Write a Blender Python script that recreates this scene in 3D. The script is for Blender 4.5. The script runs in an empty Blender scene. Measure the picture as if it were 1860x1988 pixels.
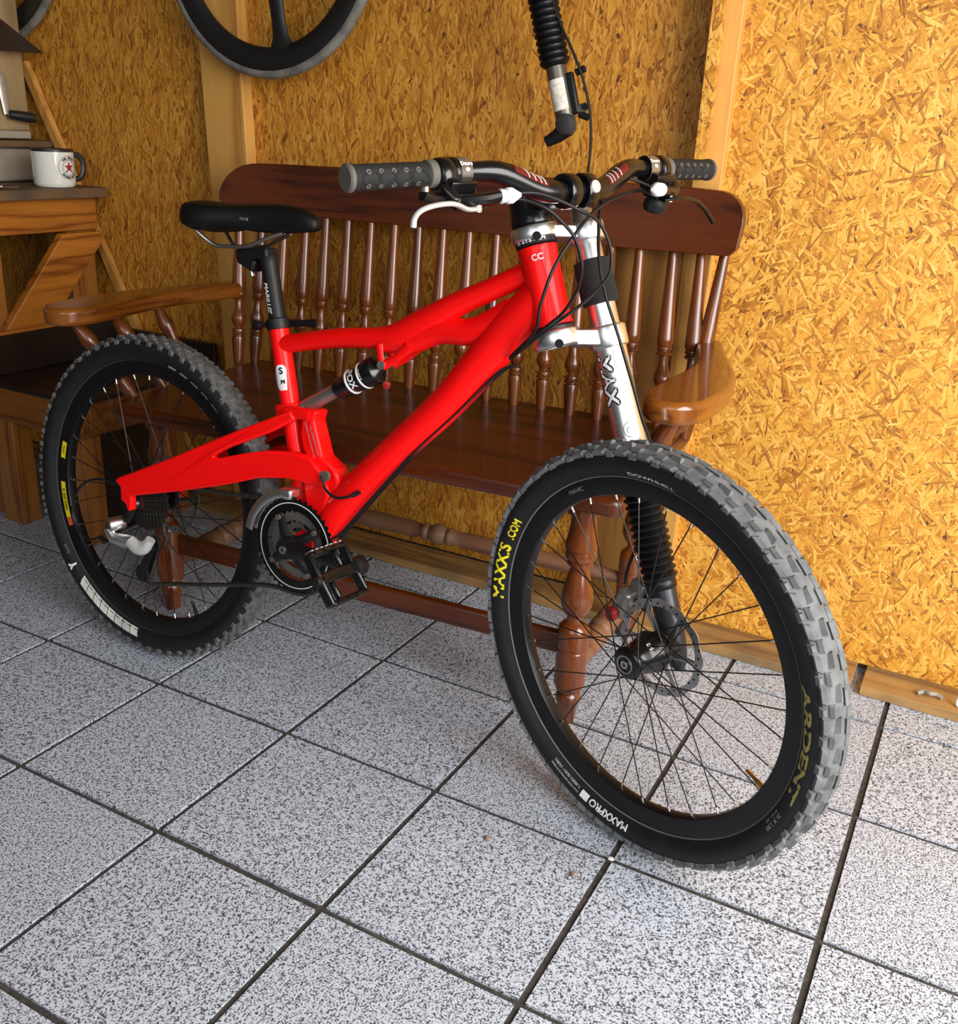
import bpy, bmesh, math, random
from mathutils import Matrix, Vector
from math import sin, cos, pi, radians as rad, sqrt, atan2
random.seed(7)
scene = bpy.context.scene
COL = scene.collection

# ------------------------------------------------------------------ camera
cam_d = bpy.data.cameras.new('camera'); cam = bpy.data.objects.new('camera', cam_d); COL.objects.link(cam)
cam_d.sensor_fit = 'HORIZONTAL'; cam_d.sensor_width = 36.0; cam_d.lens = 1907.1 / 1860.0 * 36.0
cam_d.clip_start = 0.05; cam_d.clip_end = 100
RC = ((0.87727415, 0.47763256, 0.04750997), (0.21242194, -0.29757519, -0.93076631), (-0.43042651, 0.82662939, -0.36251466))
CP = Vector((1.69985, -1.24995, 1.09048))
mw = Matrix(((RC[0][0], -RC[1][0], -RC[2][0], CP.x), (RC[0][1], -RC[1][1], -RC[2][1], CP.y), (RC[0][2], -RC[1][2], -RC[2][2], CP.z), (0, 0, 0, 1)))
cam.matrix_world = mw
scene.camera = cam

# ------------------------------------------------------------------ world, daylight, exposure
w = bpy.data.worlds.new('world'); scene.world = w; w.use_nodes = True
bg = w.node_tree.nodes['Background']; bg.inputs[0].default_value = (0.86, 0.93, 1.0, 1); bg.inputs[1].default_value = 0.10
def area(name, loc, target, sx, sy, power, col):
    l = bpy.data.lights.new(name, 'AREA'); l.shape = 'RECTANGLE'; l.size = sx; l.size_y = sy; l.energy = power; l.color = col
    o = bpy.data.objects.new(name, l); COL.objects.link(o); o.location = loc
    o.rotation_euler = (Vector(target) - Vector(loc)).to_track_quat('-Z', 'Z').to_euler(); return o
area('daylight_side_door', (3.15, -0.70, 1.30), (1.0, 0.30, 0.30), 1.7, 1.9, 118, (1.0, 0.98, 0.95))
area('front_fill', (1.7, -3.4, 1.9), (1.0, 0.0, 0.2), 2.2, 1.8, 34, (0.90, 0.95, 1.0))  # weak fill added from the camera side for near floor and bike flank
vs = scene.view_settings; vs.view_transform = 'Standard'; vs.look = 'None'; vs.gamma = 1.0; vs.exposure = 0.22; vs.use_curve_mapping = False

# ------------------------------------------------------------------ mesh builder
class MB:
    def __init__(s): s.v = []; s.f = []
    def add(s, vs, fs):
        b = len(s.v); s.v += [tuple(p) for p in vs]; s.f += [tuple(i + b for i in q) for q in fs]; return s
    def box(s, c, d, m=None):
        x, y, z = c; a, b, e = d[0] / 2, d[1] / 2, d[2] / 2
        P = [Vector((sx * a, sy * b, sz * e)) for sz in (-1, 1) for sy in (-1, 1) for sx in (-1, 1)]
        if m is not None: P = [m @ p for p in P]
        P = [p + Vector(c) for p in P]
        return s.add(P, [(0, 2, 3, 1), (4, 5, 7, 6), (0, 1, 5, 4), (2, 6, 7, 3), (0, 4, 6, 2), (1, 3, 7, 5)])
    def tube(s, pts, r, n=12, cap=True, r2=None, up=None):
        """sweep an ellipse: r in the plane normal to `up`-projected side, r2 along side axis."""
        pts = [Vector(p) for p in pts]; N = len(pts)
        rs = r if isinstance(r, (list, tuple)) else [r] * N
        r2s = rs if r2 is None else (r2 if isinstance(r2, (list, tuple)) else [r2] * N)
        ring = []; prev = None
        for i, p in enumerate(pts):
            t = (pts[min(i + 1, N - 1)] - pts[max(i - 1, 0)]).normalized()
            if up is not None: b = Vector(up)
            elif prev is None:
                b = Vector((0, 0, 1)) if abs(t.z) < .9 else Vector((1, 0, 0))
            else: b = prev
            b = (b - t * b.dot(t)).normalized(); prev = b
            a = t.cross(b)
            ring.append([p + a * (rs[i] * cos(2 * pi * k / n)) + b * (r2s[i] * sin(2 * pi * k / n)) for k in range(n)])
        vs = [q for R in ring for q in R]; fs = []
        for i in range(N - 1):
            for k in range(n):
                k2 = (k + 1) % n; fs.append((i * n + k, i * n + k2, (i + 1) * n + k2, (i + 1) * n + k))
        if cap: fs += [tuple(range(n - 1, -1, -1)), tuple(range((N - 1) * n, N * n))]
        return s.add(vs, fs)
    def lathe(s, prof, origin, axis, n=32, closed=False):
        """prof: (r, h) pairs along axis."""
        o = Vector(origin); t = Vector(axis).normalized(); b = Vector((0, 0, 1)) if abs(t.z) < .9 else Vector((1, 0, 0))
        b = (b - t * b.dot(t)).normalized(); a = b.cross(t)
        vs = []; m = len(prof)
        for r, h in prof:
            for k in range(n):
                ang = 2 * pi * k / n; vs.append(o + t * h + a * (r * cos(ang)) + b * (r * sin(ang)))
        fs = []; lim = m if closed else m - 1
        for i in range(lim):
            j = (i + 1) % m
            for k in range(n):
                k2 = (k + 1) % n; fs.append((i * n + k, i * n + k2, j * n + k2, j * n + k))
        if not closed:
            if prof[0][0] > 1e-5: fs.append(tuple(range(n - 1, -1, -1)))
            if prof[-1][0] > 1e-5: fs.append(tuple(range((m - 1) * n, m * n)))
        return s.add(vs, fs)
    def prism(s, poly, f0, f1):
        """poly 2D list; f0/f1 map 2D->3D for the two faces."""
        n = len(poly); vs = [Vector(f0(*p)) for p in poly] + [Vector(f1(*p)) for p in poly]
        fs = [tuple(range(n - 1, -1, -1)), tuple(range(n, 2 * n))] + [(i, (i + 1) % n, n + (i + 1) % n, n + i) for i in range(n)]
        return s.add(vs, fs)
    def sphere(s, c, r, n=14, sc=(1, 1, 1)):
        m = n // 2; vs = []; fs = []
        for i in range(m + 1):
            th = pi * i / m
            for k in range(n):
                ph = 2 * pi * k / n; vs.append((c[0] + r * sc[0] * sin(th) * cos(ph), c[1] + r * sc[1] * sin(th) * sin(ph), c[2] + r * sc[2] * cos(th)))
        for i in range(m):
            for k in range(n):
                k2 = (k + 1) % n; fs.append((i * n + k, (i + 1) * n + k, (i + 1) * n + k2, i * n + k2))
        return s.add(vs, fs)
    def mesh(s, name, mat=None, smooth=35, weld=True):
        me = bpy.data.meshes.new(name); me.from_pydata(s.v, [], s.f)
        bm = bmesh.new(); bm.from_mesh(me)
        if weld: bmesh.ops.remove_doubles(bm, verts=bm.verts, dist=1e-6)
        bmesh.ops.recalc_face_normals(bm, faces=bm.faces); bm.to_mesh(me); bm.free()
        if mat: me.materials.append(mat)
        if smooth:
            me.polygons.foreach_set('use_smooth', [True] * len(me.polygons)); me.set_sharp_from_angle(angle=rad(smooth))
        return me
    def build(s, name, mat=None, parent=None, smooth=35, bevel=0, seg=2, basis=None, weld=True):
        o = bpy.data.objects.new(name, s.mesh(name, mat, smooth, weld)); COL.objects.link(o)
        if parent: o.parent = parent
        if basis is not None: o.matrix_basis = basis
        if bevel:
            m = o.modifiers.new('bevel', 'BEVEL'); m.width = bevel; m.segments = seg; m.limit_method = 'ANGLE'; m.angle_limit = rad(38); m.harden_normals = False
        return o
def thing(name, label, cat, loc=(0, 0, 0), group=None):
    o = bpy.data.objects.new(name, None); COL.objects.link(o); o.location = loc; o.empty_display_size = .1
    o['label'] = label; o['category'] = cat
    if group: o['group'] = group
    return o
def tag(o, label, cat, group=None):
    o['label'] = label; o['category'] = cat
    if group: o['group'] = group
    return o
def struct(o, label=None):
    o['kind'] = 'structure'
    if label: o['label'] = label
    return o
def link_copy(src, parent=None, basis=None, name=None):
    c = src.copy(); COL.objects.link(c)
    if name: c.name = name
    if parent: c.parent = parent
    if basis is not None: c.matrix_basis = basis
    return c
_tc = {}
def text_geo(body, size=1.0, bold=0.0, res=3):
    """flat letter polygons centred on x, baseline at 0 -> (verts2d, faces, width)"""
    cu = bpy.data.curves.new('t', 'FONT'); cu.body = body; cu.size = size; cu.resolution_u = res; cu.align_x = 'CENTER'
    ob = bpy.data.objects.new('t', cu); COL.objects.link(ob); dg = bpy.context.evaluated_depsgraph_get()
    me = bpy.data.meshes.new_from_object(ob.evaluated_get(dg)); V = [(v.co.x, v.co.y) for v in me.vertices]; F = [tuple(p.vertices) for p in me.polygons]
    bpy.data.objects.remove(ob); bpy.data.curves.remove(cu); bpy.data.meshes.remove(me)
    if bold:
        n = len(V); W = []; G = []
        for q, (dx, dy) in enumerate(((0, 0), (bold, 0), (-bold, 0), (0, bold), (0, -bold), (bold * .7, bold * .7), (-bold * .7, bold * .7), (bold * .7, -bold * .7), (-bold * .7, -bold * .7))):
            W += [(x + dx, y + dy) for x, y in V]; G += [tuple(i + q * n for i in f) for f in F]
        V, F = W, G
    return V, F
def smoothpath(pts, k=6):
    """Catmull-Rom through points"""
    P = [Vector(p) for p in pts]; P = [P[0] * 2 - P[1]] + P + [P[-1] * 2 - P[-2]]; out = []
    for i in range(1, len(P) - 2):
        a, b, c, d = P[i - 1:i + 3]
        for j in range(k):
            t = j / k; out.append(.5 * ((2 * b) + (c - a) * t + (2 * a - 5 * b + 4 * c - d) * t * t + (3 * b - a - 3 * c + d) * t ** 3))
    out.append(P[-2]); return out

# ------------------------------------------------------------------ materials
def new_mat(name):
    m = bpy.data.materials.new(name); m.use_nodes = True; nt = m.node_tree; return m, nt, nt.nodes['Principled BSDF']
def N(nt, typ, **kw):
    n = nt.nodes.new(typ)
    for k, v in kw.items():
        if k.startswith('i_'):
            key = k[2:]; key = int(key) if key.isdigit() else key
            n.inputs[key].default_value = v
        else: setattr(n, k, v)
    return n
def L(nt, a, b): nt.links.new(a, b)
def ramp(nt, stops, interp='LINEAR'):
    r = nt.nodes.new('ShaderNodeValToRGB'); cr = r.color_ramp; cr.interpolation = interp
    while len(cr.elements) < len(stops): cr.elements.new(.5)
    for e, (p, c) in zip(cr.elements, stops): e.position = p; e.color = (*c, 1)
    return r
def plain(name, col, rough=.5, metal=0, coat=0, noise=0, nscale=60, bump=0, spec=.5, coat_rough=.08):
    m, nt, b = new_mat(name); b.inputs['Base Color'].default_value = (*col, 1); b.inputs['Roughness'].default_value = rough; b.inputs['Metallic'].default_value = metal
    b.inputs['Coat Weight'].default_value = coat; b.inputs['Coat Roughness'].default_value = coat_rough; b.inputs['Specular IOR Level'].default_value = spec
    tc = N(nt, 'ShaderNodeTexCoord'); no = N(nt, 'ShaderNodeTexNoise', i_Scale=nscale, i_Detail=4.0); L(nt, tc.outputs['Object'], no.inputs['Vector'])
    if noise:
        r = ramp(nt, [(.3, tuple(c * (1 - noise) for c in col)), (.7, tuple(min(1, c * (1 + noise)) for c in col))]); L(nt, no.outputs['Fac'], r.inputs[0]); L(nt, r.outputs[0], b.inputs['Base Color'])
    if bump:
        bu = N(nt, 'ShaderNodeBump', i_Strength=bump, i_Distance=.002); L(nt, no.outputs['Fac'], bu.inputs['Height']); L(nt, bu.outputs[0], b.inputs['Normal'])
    return m
def wood(name, dark, light, axis='X', ring=26, rough=.45, coat=0, streak=1.0, knots=False, dirt=None):
    """grain runs along axis (object space)"""
    m, nt, b = new_mat(name); tc = N(nt, 'ShaderNodeTexCoord'); mp = N(nt, 'ShaderNodeMapping')
    sc = {'X': (.07, 1, 1), 'Y': (1, .07, 1), 'Z': (1, 1, .07)}[axis]; mp.inputs['Scale'].default_value = sc
    L(nt, tc.outputs['Object'], mp.inputs['Vector'])
    n1 = N(nt, 'ShaderNodeTexNoise', i_Scale=9.0, i_Detail=3.0); L(nt, mp.outputs[0], n1.inputs['Vector'])
    mul = N(nt, 'ShaderNodeMath', operation='MULTIPLY', i_1=ring / 2.2); L(nt, n1.outputs['Fac'], mul.inputs[0])
    sn = N(nt, 'ShaderNodeMath', operation='PINGPONG', i_1=1.0); L(nt, mul.outputs[0], sn.inputs[0])
    n2 = N(nt, 'ShaderNodeTexNoise', i_Scale=170.0, i_Detail=4.0); L(nt, mp.outputs[0], n2.inputs['Vector'])
    mix = N(nt, 'ShaderNodeMath', operation='MULTIPLY_ADD', i_1=.55 * streak, i_2=.0); L(nt, n2.outputs['Fac'], mix.inputs[0])
    pw = N(nt, 'ShaderNodeMath', operation='POWER', i_1=2.2); L(nt, sn.outputs[0], pw.inputs[0])
    ad = N(nt, 'ShaderNodeMath', operation='MULTIPLY_ADD', i_1=.62); L(nt, pw.outputs[0], ad.inputs[0]); L(nt, mix.outputs[0], ad.inputs[2])
    r = ramp(nt, [(.12, light), (.55, tuple((a * .55 + c * .45) for a, c in zip(light, dark))), (.95, dark)]); L(nt, ad.outputs[0], r.inputs[0])
    out = r.outputs[0]
    if dirt:
        n3 = N(nt, 'ShaderNodeTexNoise', i_Scale=7.0, i_Detail=5.0); L(nt, tc.outputs['Object'], n3.inputs['Vector'])
        rr = ramp(nt, [(.45, (0, 0, 0)), (.7, (.8, .8, .8))]); L(nt, n3.outputs['Fac'], rr.inputs[0])
        mx = N(nt, 'ShaderNodeMix', data_type='RGBA'); mx.inputs[7].default_value = (*dirt, 1); L(nt, rr.outputs[0], mx.inputs[0]); L(nt, out, mx.inputs[6]); out = mx.outputs[2]
    L(nt, out, b.inputs['Base Color']); b.inputs['Roughness'].default_value = rough; b.inputs['Coat Weight'].default_value = coat; b.inputs['Coat Roughness'].default_value = .07
    bu = N(nt, 'ShaderNodeBump', i_Strength=.12 if coat else .25, i_Distance=.001); L(nt, ad.outputs[0], bu.inputs['Height']); L(nt, bu.outputs[0], b.inputs['Normal'])
    return m
def osb_mat(name, angles, tint=(1, 1, 1)):
    m, nt, b = new_mat(name); tc = N(nt, 'ShaderNodeTexCoord'); sx = N(nt, 'ShaderNodeSeparateXYZ'); L(nt, tc.outputs['Object'], sx.inputs[0])
    cx = N(nt, 'ShaderNodeCombineXYZ'); L(nt, sx.outputs[0], cx.inputs[0]); L(nt, sx.outputs[2], cx.inputs[1])
    nz = N(nt, 'ShaderNodeTexNoise', i_Scale=38.0, i_Detail=2.0); L(nt, cx.outputs[0], nz.inputs['Vector'])
    sub = N(nt, 'ShaderNodeVectorMath', operation='MULTIPLY_ADD'); sub.inputs[1].default_value = (.007, .007, 0); L(nt, nz.outputs['Color'], sub.inputs[0]); L(nt, cx.outputs[0], sub.inputs[2])
    prevH = prevC = None
    for k, (ang, ln, wd, wt) in enumerate(angles):
        mp = N(nt, 'ShaderNodeMapping'); mp.vector_type = 'POINT'; mp.inputs['Rotation'].default_value = (0, 0, rad(-ang))
        m2 = N(nt, 'ShaderNodeMapping'); m2.inputs['Scale'].default_value = (1 / ln, 1 / wd, 1); m2.inputs['Location'].default_value = (13.7 * k, 7.1 * k, 0)
        L(nt, sub.outputs[0], mp.inputs['Vector']); L(nt, mp.outputs[0], m2.inputs['Vector'])
        vo = N(nt, 'ShaderNodeTexVoronoi', voronoi_dimensions='2D', feature='F1', i_Scale=1.0); L(nt, m2.outputs[0], vo.inputs['Vector'])
        sp = N(nt, 'ShaderNodeSeparateColor'); L(nt, vo.outputs['Color'], sp.inputs[0])
        st = N(nt, 'ShaderNodeTexNoise', noise_dimensions='2D', i_Scale=1.0, i_Detail=3.0); m3 = N(nt, 'ShaderNodeMapping'); m3.inputs['Scale'].default_value = (.8, 5.0, 1); L(nt, m2.outputs[0], m3.inputs['Vector']); L(nt, m3.outputs[0], st.inputs['Vector'])
        # shade = cell random + streak - edge darkness
        s1 = N(nt, 'ShaderNodeMath', operation='MULTIPLY_ADD', i_1=.75, i_2=-.22); L(nt, st.outputs['Fac'], s1.inputs[0])
        pw0 = N(nt, 'ShaderNodeMath', operation='POWER', i_1=.75); L(nt, sp.outputs[1], pw0.inputs[0])
        s2 = N(nt, 'ShaderNodeMath', operation='MULTIPLY_ADD', i_1=.62); L(nt, pw0.outputs[0], s2.inputs[0]); L(nt, s1.outputs[0], s2.inputs[2])
        ed = N(nt, 'ShaderNodeMath', operation='POWER', i_1=4.0); L(nt, vo.outputs['Distance'], ed.inputs[0])
        s3 = N(nt, 'ShaderNodeMath', operation='MULTIPLY_ADD', i_1=-.35); L(nt, ed.outputs[0], s3.inputs[0]); L(nt, s2.outputs[0], s3.inputs[2])
        hh = N(nt, 'ShaderNodeMath', operation='MULTIPLY', i_1=wt); L(nt, sp.outputs[0], hh.inputs[0])
        if prevH is None: prevH, prevC = hh.outputs[0], s3.outputs[0]
        else:
            gt = N(nt, 'ShaderNodeMath', operation='GREATER_THAN'); L(nt, hh.outputs[0], gt.inputs[0]); L(nt, prevH, gt.inputs[1])
            mx = N(nt, 'ShaderNodeMix', data_type='FLOAT'); L(nt, gt.outputs[0], mx.inputs[0]); L(nt, prevC, mx.inputs[2]); L(nt, s3.outputs[0], mx.inputs[3])
            mh = N(nt, 'ShaderNodeMath', operation='MAXIMUM'); L(nt, hh.outputs[0], mh.inputs[0]); L(nt, prevH, mh.inputs[1]); prevH, prevC = mh.outputs[0], mx.outputs[0]
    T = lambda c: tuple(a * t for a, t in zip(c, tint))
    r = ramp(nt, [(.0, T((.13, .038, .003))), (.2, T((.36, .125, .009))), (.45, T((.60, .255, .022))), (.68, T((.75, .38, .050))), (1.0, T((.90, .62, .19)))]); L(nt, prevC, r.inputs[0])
    # dark specks
    n4 = N(nt, 'ShaderNodeTexNoise', i_Scale=55.0, i_Detail=3.0, i_Roughness=.6); mp4 = N(nt, 'ShaderNodeMapping'); mp4.inputs['Scale'].default_value = (1.3, .7, 1); L(nt, sub.outputs[0], mp4.inputs['Vector']); L(nt, mp4.outputs[0], n4.inputs['Vector'])
    rs = ramp(nt, [(.30, (1, 1, 1)), (.36, (0, 0, 0))]); L(nt, n4.outputs['Fac'], rs.inputs[0])
    mx = N(nt, 'ShaderNodeMix', data_type='RGBA'); mx.inputs[7].default_value = (*T((.10, .03, .006)), 1); L(nt, rs.outputs[0], mx.inputs[0]); L(nt, r.outputs[0], mx.inputs[6])
    L(nt, mx.outputs[2], b.inputs['Base Color']); b.inputs['Roughness'].default_value = .55
    bu = N(nt, 'ShaderNodeBump', i_Strength=.5, i_Distance=.0015); L(nt, prevC, bu.inputs['Height']); L(nt, bu.outputs[0], b.inputs['Normal'])
    return m
def tile_mat():
    m, nt, b = new_mat('granite_tile'); tc = N(nt, 'ShaderNodeTexCoord'); oi = N(nt, 'ShaderNodeObjectInfo')
    off = N(nt, 'ShaderNodeVectorMath', operation='ADD'); mu = N(nt, 'ShaderNodeMath', operation='MULTIPLY', i_1=37.0); L(nt, oi.outputs['Random'], mu.inputs[0])
    L(nt, tc.outputs['Object'], off.inputs[0]); L(nt, mu.outputs[0], off.inputs[1])
    n1 = N(nt, 'ShaderNodeTexNoise', i_Scale=330.0, i_Detail=2.0, i_Roughness=.6); n2 = N(nt, 'ShaderNodeTexNoise', i_Scale=140.0, i_Detail=2.0)
    L(nt, off.outputs[0], n1.inputs['Vector']); L(nt, off.outputs[0], n2.inputs['Vector'])
    ad = N(nt, 'ShaderNodeMath', operation='MULTIPLY_ADD', i_1=.35); L(nt, n2.outputs['Fac'], ad.inputs[0]); L(nt, n1.outputs['Fac'], ad.inputs[2])
    r = ramp(nt, [(.51, (.04, .044, .058)), (.595, (.12, .13, .155)), (.655, (.40, .43, .485)), (.73, (.53, .575, .66))]); L(nt, ad.outputs[0], r.inputs[0])
    L(nt, r.outputs[0], b.inputs['Base Color']); b.inputs['Roughness'].default_value = .45; b.inputs['Specular IOR Level'].default_value = .3
    return m
# ------------------------------------------------------------------ shared materials
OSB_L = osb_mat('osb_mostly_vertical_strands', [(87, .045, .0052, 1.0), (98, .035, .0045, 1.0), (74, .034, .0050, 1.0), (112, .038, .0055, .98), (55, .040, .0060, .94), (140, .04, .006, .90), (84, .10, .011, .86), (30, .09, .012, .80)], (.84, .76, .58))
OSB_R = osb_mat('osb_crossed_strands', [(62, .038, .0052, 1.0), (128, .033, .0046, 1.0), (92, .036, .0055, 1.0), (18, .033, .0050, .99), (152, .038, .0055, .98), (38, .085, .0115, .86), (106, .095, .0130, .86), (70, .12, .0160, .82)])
TILE = tile_mat()
GROUT = plain('dark_grout', (.045, .038, .032), .9, noise=.5, nscale=90, bump=.4)
PINE_Z = wood('pale_pine_upright', (.40, .17, .030), (.66, .35, .085), 'Z', 20, .5)
PINE_ZD = wood('brown_pine_upright', (.14, .055, .010), (.36, .165, .035), 'Z', 24, .5)
SILLM = wood('weathered_sill_board', (.14, .07, .022), (.42, .235, .075), 'X', 24, .65, dirt=(.13, .09, .05))
ORANGE_Y = wood('orange_pine_along_y', (.15, .030, .003), (.47, .165, .018), 'Y', 26, .38, .25)
ORANGE_X = wood('orange_pine_along_x', (.10, .025, .004), (.24, .085, .014), 'X', 26, .42, .15)
ORANGE_Z = wood('orange_pine_along_z', (.13, .035, .005), (.34, .130, .020), 'Z', 26, .42, .15)
TOPB = wood('dirty_worktop_board', (.04, .022, .010), (.17, .095, .04), 'Y', 18, .6, dirt=(.05, .04, .03))
DARKB = plain('dark_brown_panel', (.018, .010, .006), .38, noise=.3, nscale=14)
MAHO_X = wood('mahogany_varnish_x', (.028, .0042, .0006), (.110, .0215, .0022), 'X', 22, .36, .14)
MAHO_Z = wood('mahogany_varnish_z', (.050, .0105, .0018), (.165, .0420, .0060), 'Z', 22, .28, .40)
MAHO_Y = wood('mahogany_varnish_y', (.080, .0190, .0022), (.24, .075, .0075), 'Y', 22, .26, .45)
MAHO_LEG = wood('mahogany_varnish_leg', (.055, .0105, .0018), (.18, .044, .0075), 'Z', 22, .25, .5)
MAHO_DUST = wood('dusty_mahogany', (.11, .035, .014), (.22, .10, .05), 'X', 22, .5, .1, dirt=(.24, .15, .09))
PLASTER = plain('dim_plank_lining', (.10, .06, .03), .8, noise=.25, nscale=8)
STEEL = plain('brushed_steel', (.50, .47, .40), .38, .55, noise=.08, nscale=30)
BLACKM = plain('black_satin', (.012, .012, .013), .38, 0, .2)

# ------------------------------------------------------------------ floor
fb = MB().box((.8, -.9, -.0135), (7.0, 4.2, .02)); floor = struct(fb.build('floor', GROUT, smooth=0), 'speckled grey floor tiles with dark grout lines')
tm = MB().box((0, 0, -.002), (.3190, .3190, .006))
t0 = tm.build('tile', TILE, floor, smooth=0); tiles_done = False
def to_px(p):
    d = Vector(p) - CP; q = [sum(RC[i][k] * d[k] for k in range(3)) for i in range(3)]
    return None if q[2] < .05 else (930 + 1907.1 * q[0] / q[2], 994 + 1907.1 * q[1] / q[2])
first = True
for i in range(-7, 12):
    for j in range(-8, 3):
        x, y = (i + .5) * .33, (j + .5) * .33
        px = [to_px((x + sx * .165, y + sy * .165, 0)) for sx in (-1, 1) for sy in (-1, 1)]
        if any(p is None for p in px) or max(p[0] for p in px) < -350 or min(p[0] for p in px) > 2210 or min(p[1] for p in px) > 2300 or x > 3.6: continue
        t = t0 if first else link_copy(t0, floor, name='tile'); first = False
        t.location = (x + random.uniform(-.0008, .0008), y + random.uniform(-.0008, .0008), random.uniform(-.0004, .0003)); t.rotation_euler = (0, 0, random.choice((0, pi / 2, pi, -pi / 2)) + random.uniform(-.002, .002))

# ------------------------------------------------------------------ walls, ceiling
wb_ = MB().box((.75, .945, 1.25), (5.6, .06, 2.6)); wall_back = struct(wb_.build('wall_back', PLASTER, smooth=0), 'yellow strand board wall behind the bench')
def panel(x0, x1, yf, z0, z1, mat):
    return MB().box(((x0 + x1) / 2, yf + .006, (z0 + z1) / 2), (x1 - x0, .012, z1 - z0)).build('strand_panel', mat, wall_back, smooth=0)
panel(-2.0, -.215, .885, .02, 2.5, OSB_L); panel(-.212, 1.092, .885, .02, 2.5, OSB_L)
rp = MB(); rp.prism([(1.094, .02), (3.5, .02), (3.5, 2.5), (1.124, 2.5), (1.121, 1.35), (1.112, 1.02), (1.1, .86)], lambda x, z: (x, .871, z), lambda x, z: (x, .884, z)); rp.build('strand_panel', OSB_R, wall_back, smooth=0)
MB().box((2.3, .90, 1.25), (2.4, .03, 2.5)).build('backing', PLASTER, wall_back, smooth=0)
struct(MB().box((-1.85, -.9, 1.25), (.08, 3.75, 2.6)).build('wall_left', PLASTER, smooth=0), 'dim left wall of the shed')
struct(MB().box((.75, -.9, 2.56), (5.6, 3.75, .06)).build('ceiling', PLASTER, smooth=0), 'shed ceiling above the bench')
# sill boards lying along the foot of the wall
struct(MB().box((-.215, .815, .0125), (3.57, .106, .022)).build('trim_1', SILLM, smooth=0, bevel=.002), 'weathered sill board lying along the wall under the bench')
struct(MB().box((2.54, .815, .0125), (1.90, .106, .022)).build('trim_2', SILLM, smooth=0, bevel=.002), 'weathered sill board at the foot of the bright wall, right of a dark gap')
# upright studs
s = MB(); s.prism([(-.222, .024), (-.094, .024), (-.1, .5), (-.136, 1.25), (-.165, 2.5), (-.295, 2.5), (-.271, 1.25), (-.234, .5)], lambda x, z: (x, .846, z), lambda x, z: (x, .885, z))
struct(s.build('trim_3', PINE_Z, smooth=0, bevel=.003), 'pale pine stud on the wall left of the bench back')
struct(MB().box((1.0, .867, .48), (.188, .034, .91)).build('trim_4', PINE_ZD, smooth=0, bevel=.003), 'brown plank standing behind the right half of the bench')
s = MB(); s.prism([(1.066, .024), (1.125, .024), (1.128, 2.5), (1.066, 2.5)], lambda x, z: (x, .846, z), lambda x, z: (x, .884, z)); st_ = struct(s.build('trim_5', PINE_Z, smooth=0, bevel=.002), 'narrow pale stud at the edge of the bright wall panel')
s = MB(); s.prism([(1.0655, 1.02), (1.088, 1.02), (1.087, 2.49), (1.0655, 2.49)], lambda x, z: (x + .013, .800, z), lambda x, z: (x + .004, .845, z)); s.build('strand_strip', OSB_R, st_, smooth=0)

# ------------------------------------------------------------------ bench (local frame: u along, v depth)
bench = thing('wooden_bench', 'dark mahogany spindle-back bench with curved arms behind the bicycle', 'bench', (.108, .25, 0)); bench.rotation_euler = (0, 0, rad(3.9))
def poly_slab(poly, z0, z1): return MB().prism(poly, lambda x, y: (x, y, z0), lambda x, y: (x, y, z1))
# seat planks
seat_poly = [(-.085, -.035), (-.07, -.05), (1.06, -.05), (1.075, -.035), (1.07, .49), (-.08, .49)]
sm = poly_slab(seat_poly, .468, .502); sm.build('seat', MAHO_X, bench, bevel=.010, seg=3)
leg_prof = [(.0165, .0), (.0190, .028), (.0205, .040), (.0235, .047), (.0250, .056), (.0230, .064), (.0185, .069), (.0185, .072), (.0255, .074), (.0265, .080), (.0250, .084), (.0305, .086), (.0310, .092), (.0310, .162), (.0295, .164), (.0295, .168), (.0310, .170), (.0310, .203), (.0290, .212), (.0215, .220), (.0165, .224), (.0158, .236), (.0210, .240), (.0250, .246), (.0305, .259), (.0312, .272), (.0285, .292), (.0205, .322), (.0165, .336), (.0165, .340), (.0240, .342), (.0245, .348), (.0215, .351), (.0215, .354), (.0290, .356), (.0300, .364), (.0270, .371), (.0270, .374), (.0315, .377), (.0310, .385), (.0275, .400), (.0245, .420), (.0235, .440), (.0235, .444), (.0315, .446), (.0315, .468)]
for (u, v) in ((0, .015), (.99, .015), (0, .42), (.99, .42)):
    MB().lathe(leg_prof, (u, v, 0), (0, 0, 1), 28).build('leg', MAHO_LEG, bench, smooth=32)
MB().box((.495, .02, .168), (.985, .020, .045)).build('front_stretcher', MAHO_X, bench, bevel=.005)
st_prof = [(.013, 0), (.018, .10), (.022, .30), (.020, .40), (.016, .425), (.022, .432), (.022, .440), (.017, .446), (.026, .462), (.0265, .478), (.017, .494), (.022, .500), (.022, .508), (.016, .515), (.020, .54), (.022, .64), (.018, .84), (.013, .94)]
MB().lathe(st_prof, (.025, .42, .155), (1, 0, -.012), 20).build('back_stretcher', MAHO_DUST, bench, smooth=50)
sd_prof = [(.012, 0), (.02, .05), (.0255, .13), (.0255, .155), (.020, .165), (.027, .175), (.027, .20), (.020, .21), (.0255, .22), (.025, .27), (.018, .35), (.012, .385)]
for u in (0, .99): MB().lathe(sd_prof, (u, .025, .115), (0, 1, 0), 20).build('side_stretcher', MAHO_DUST, bench, smooth=50)
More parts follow.
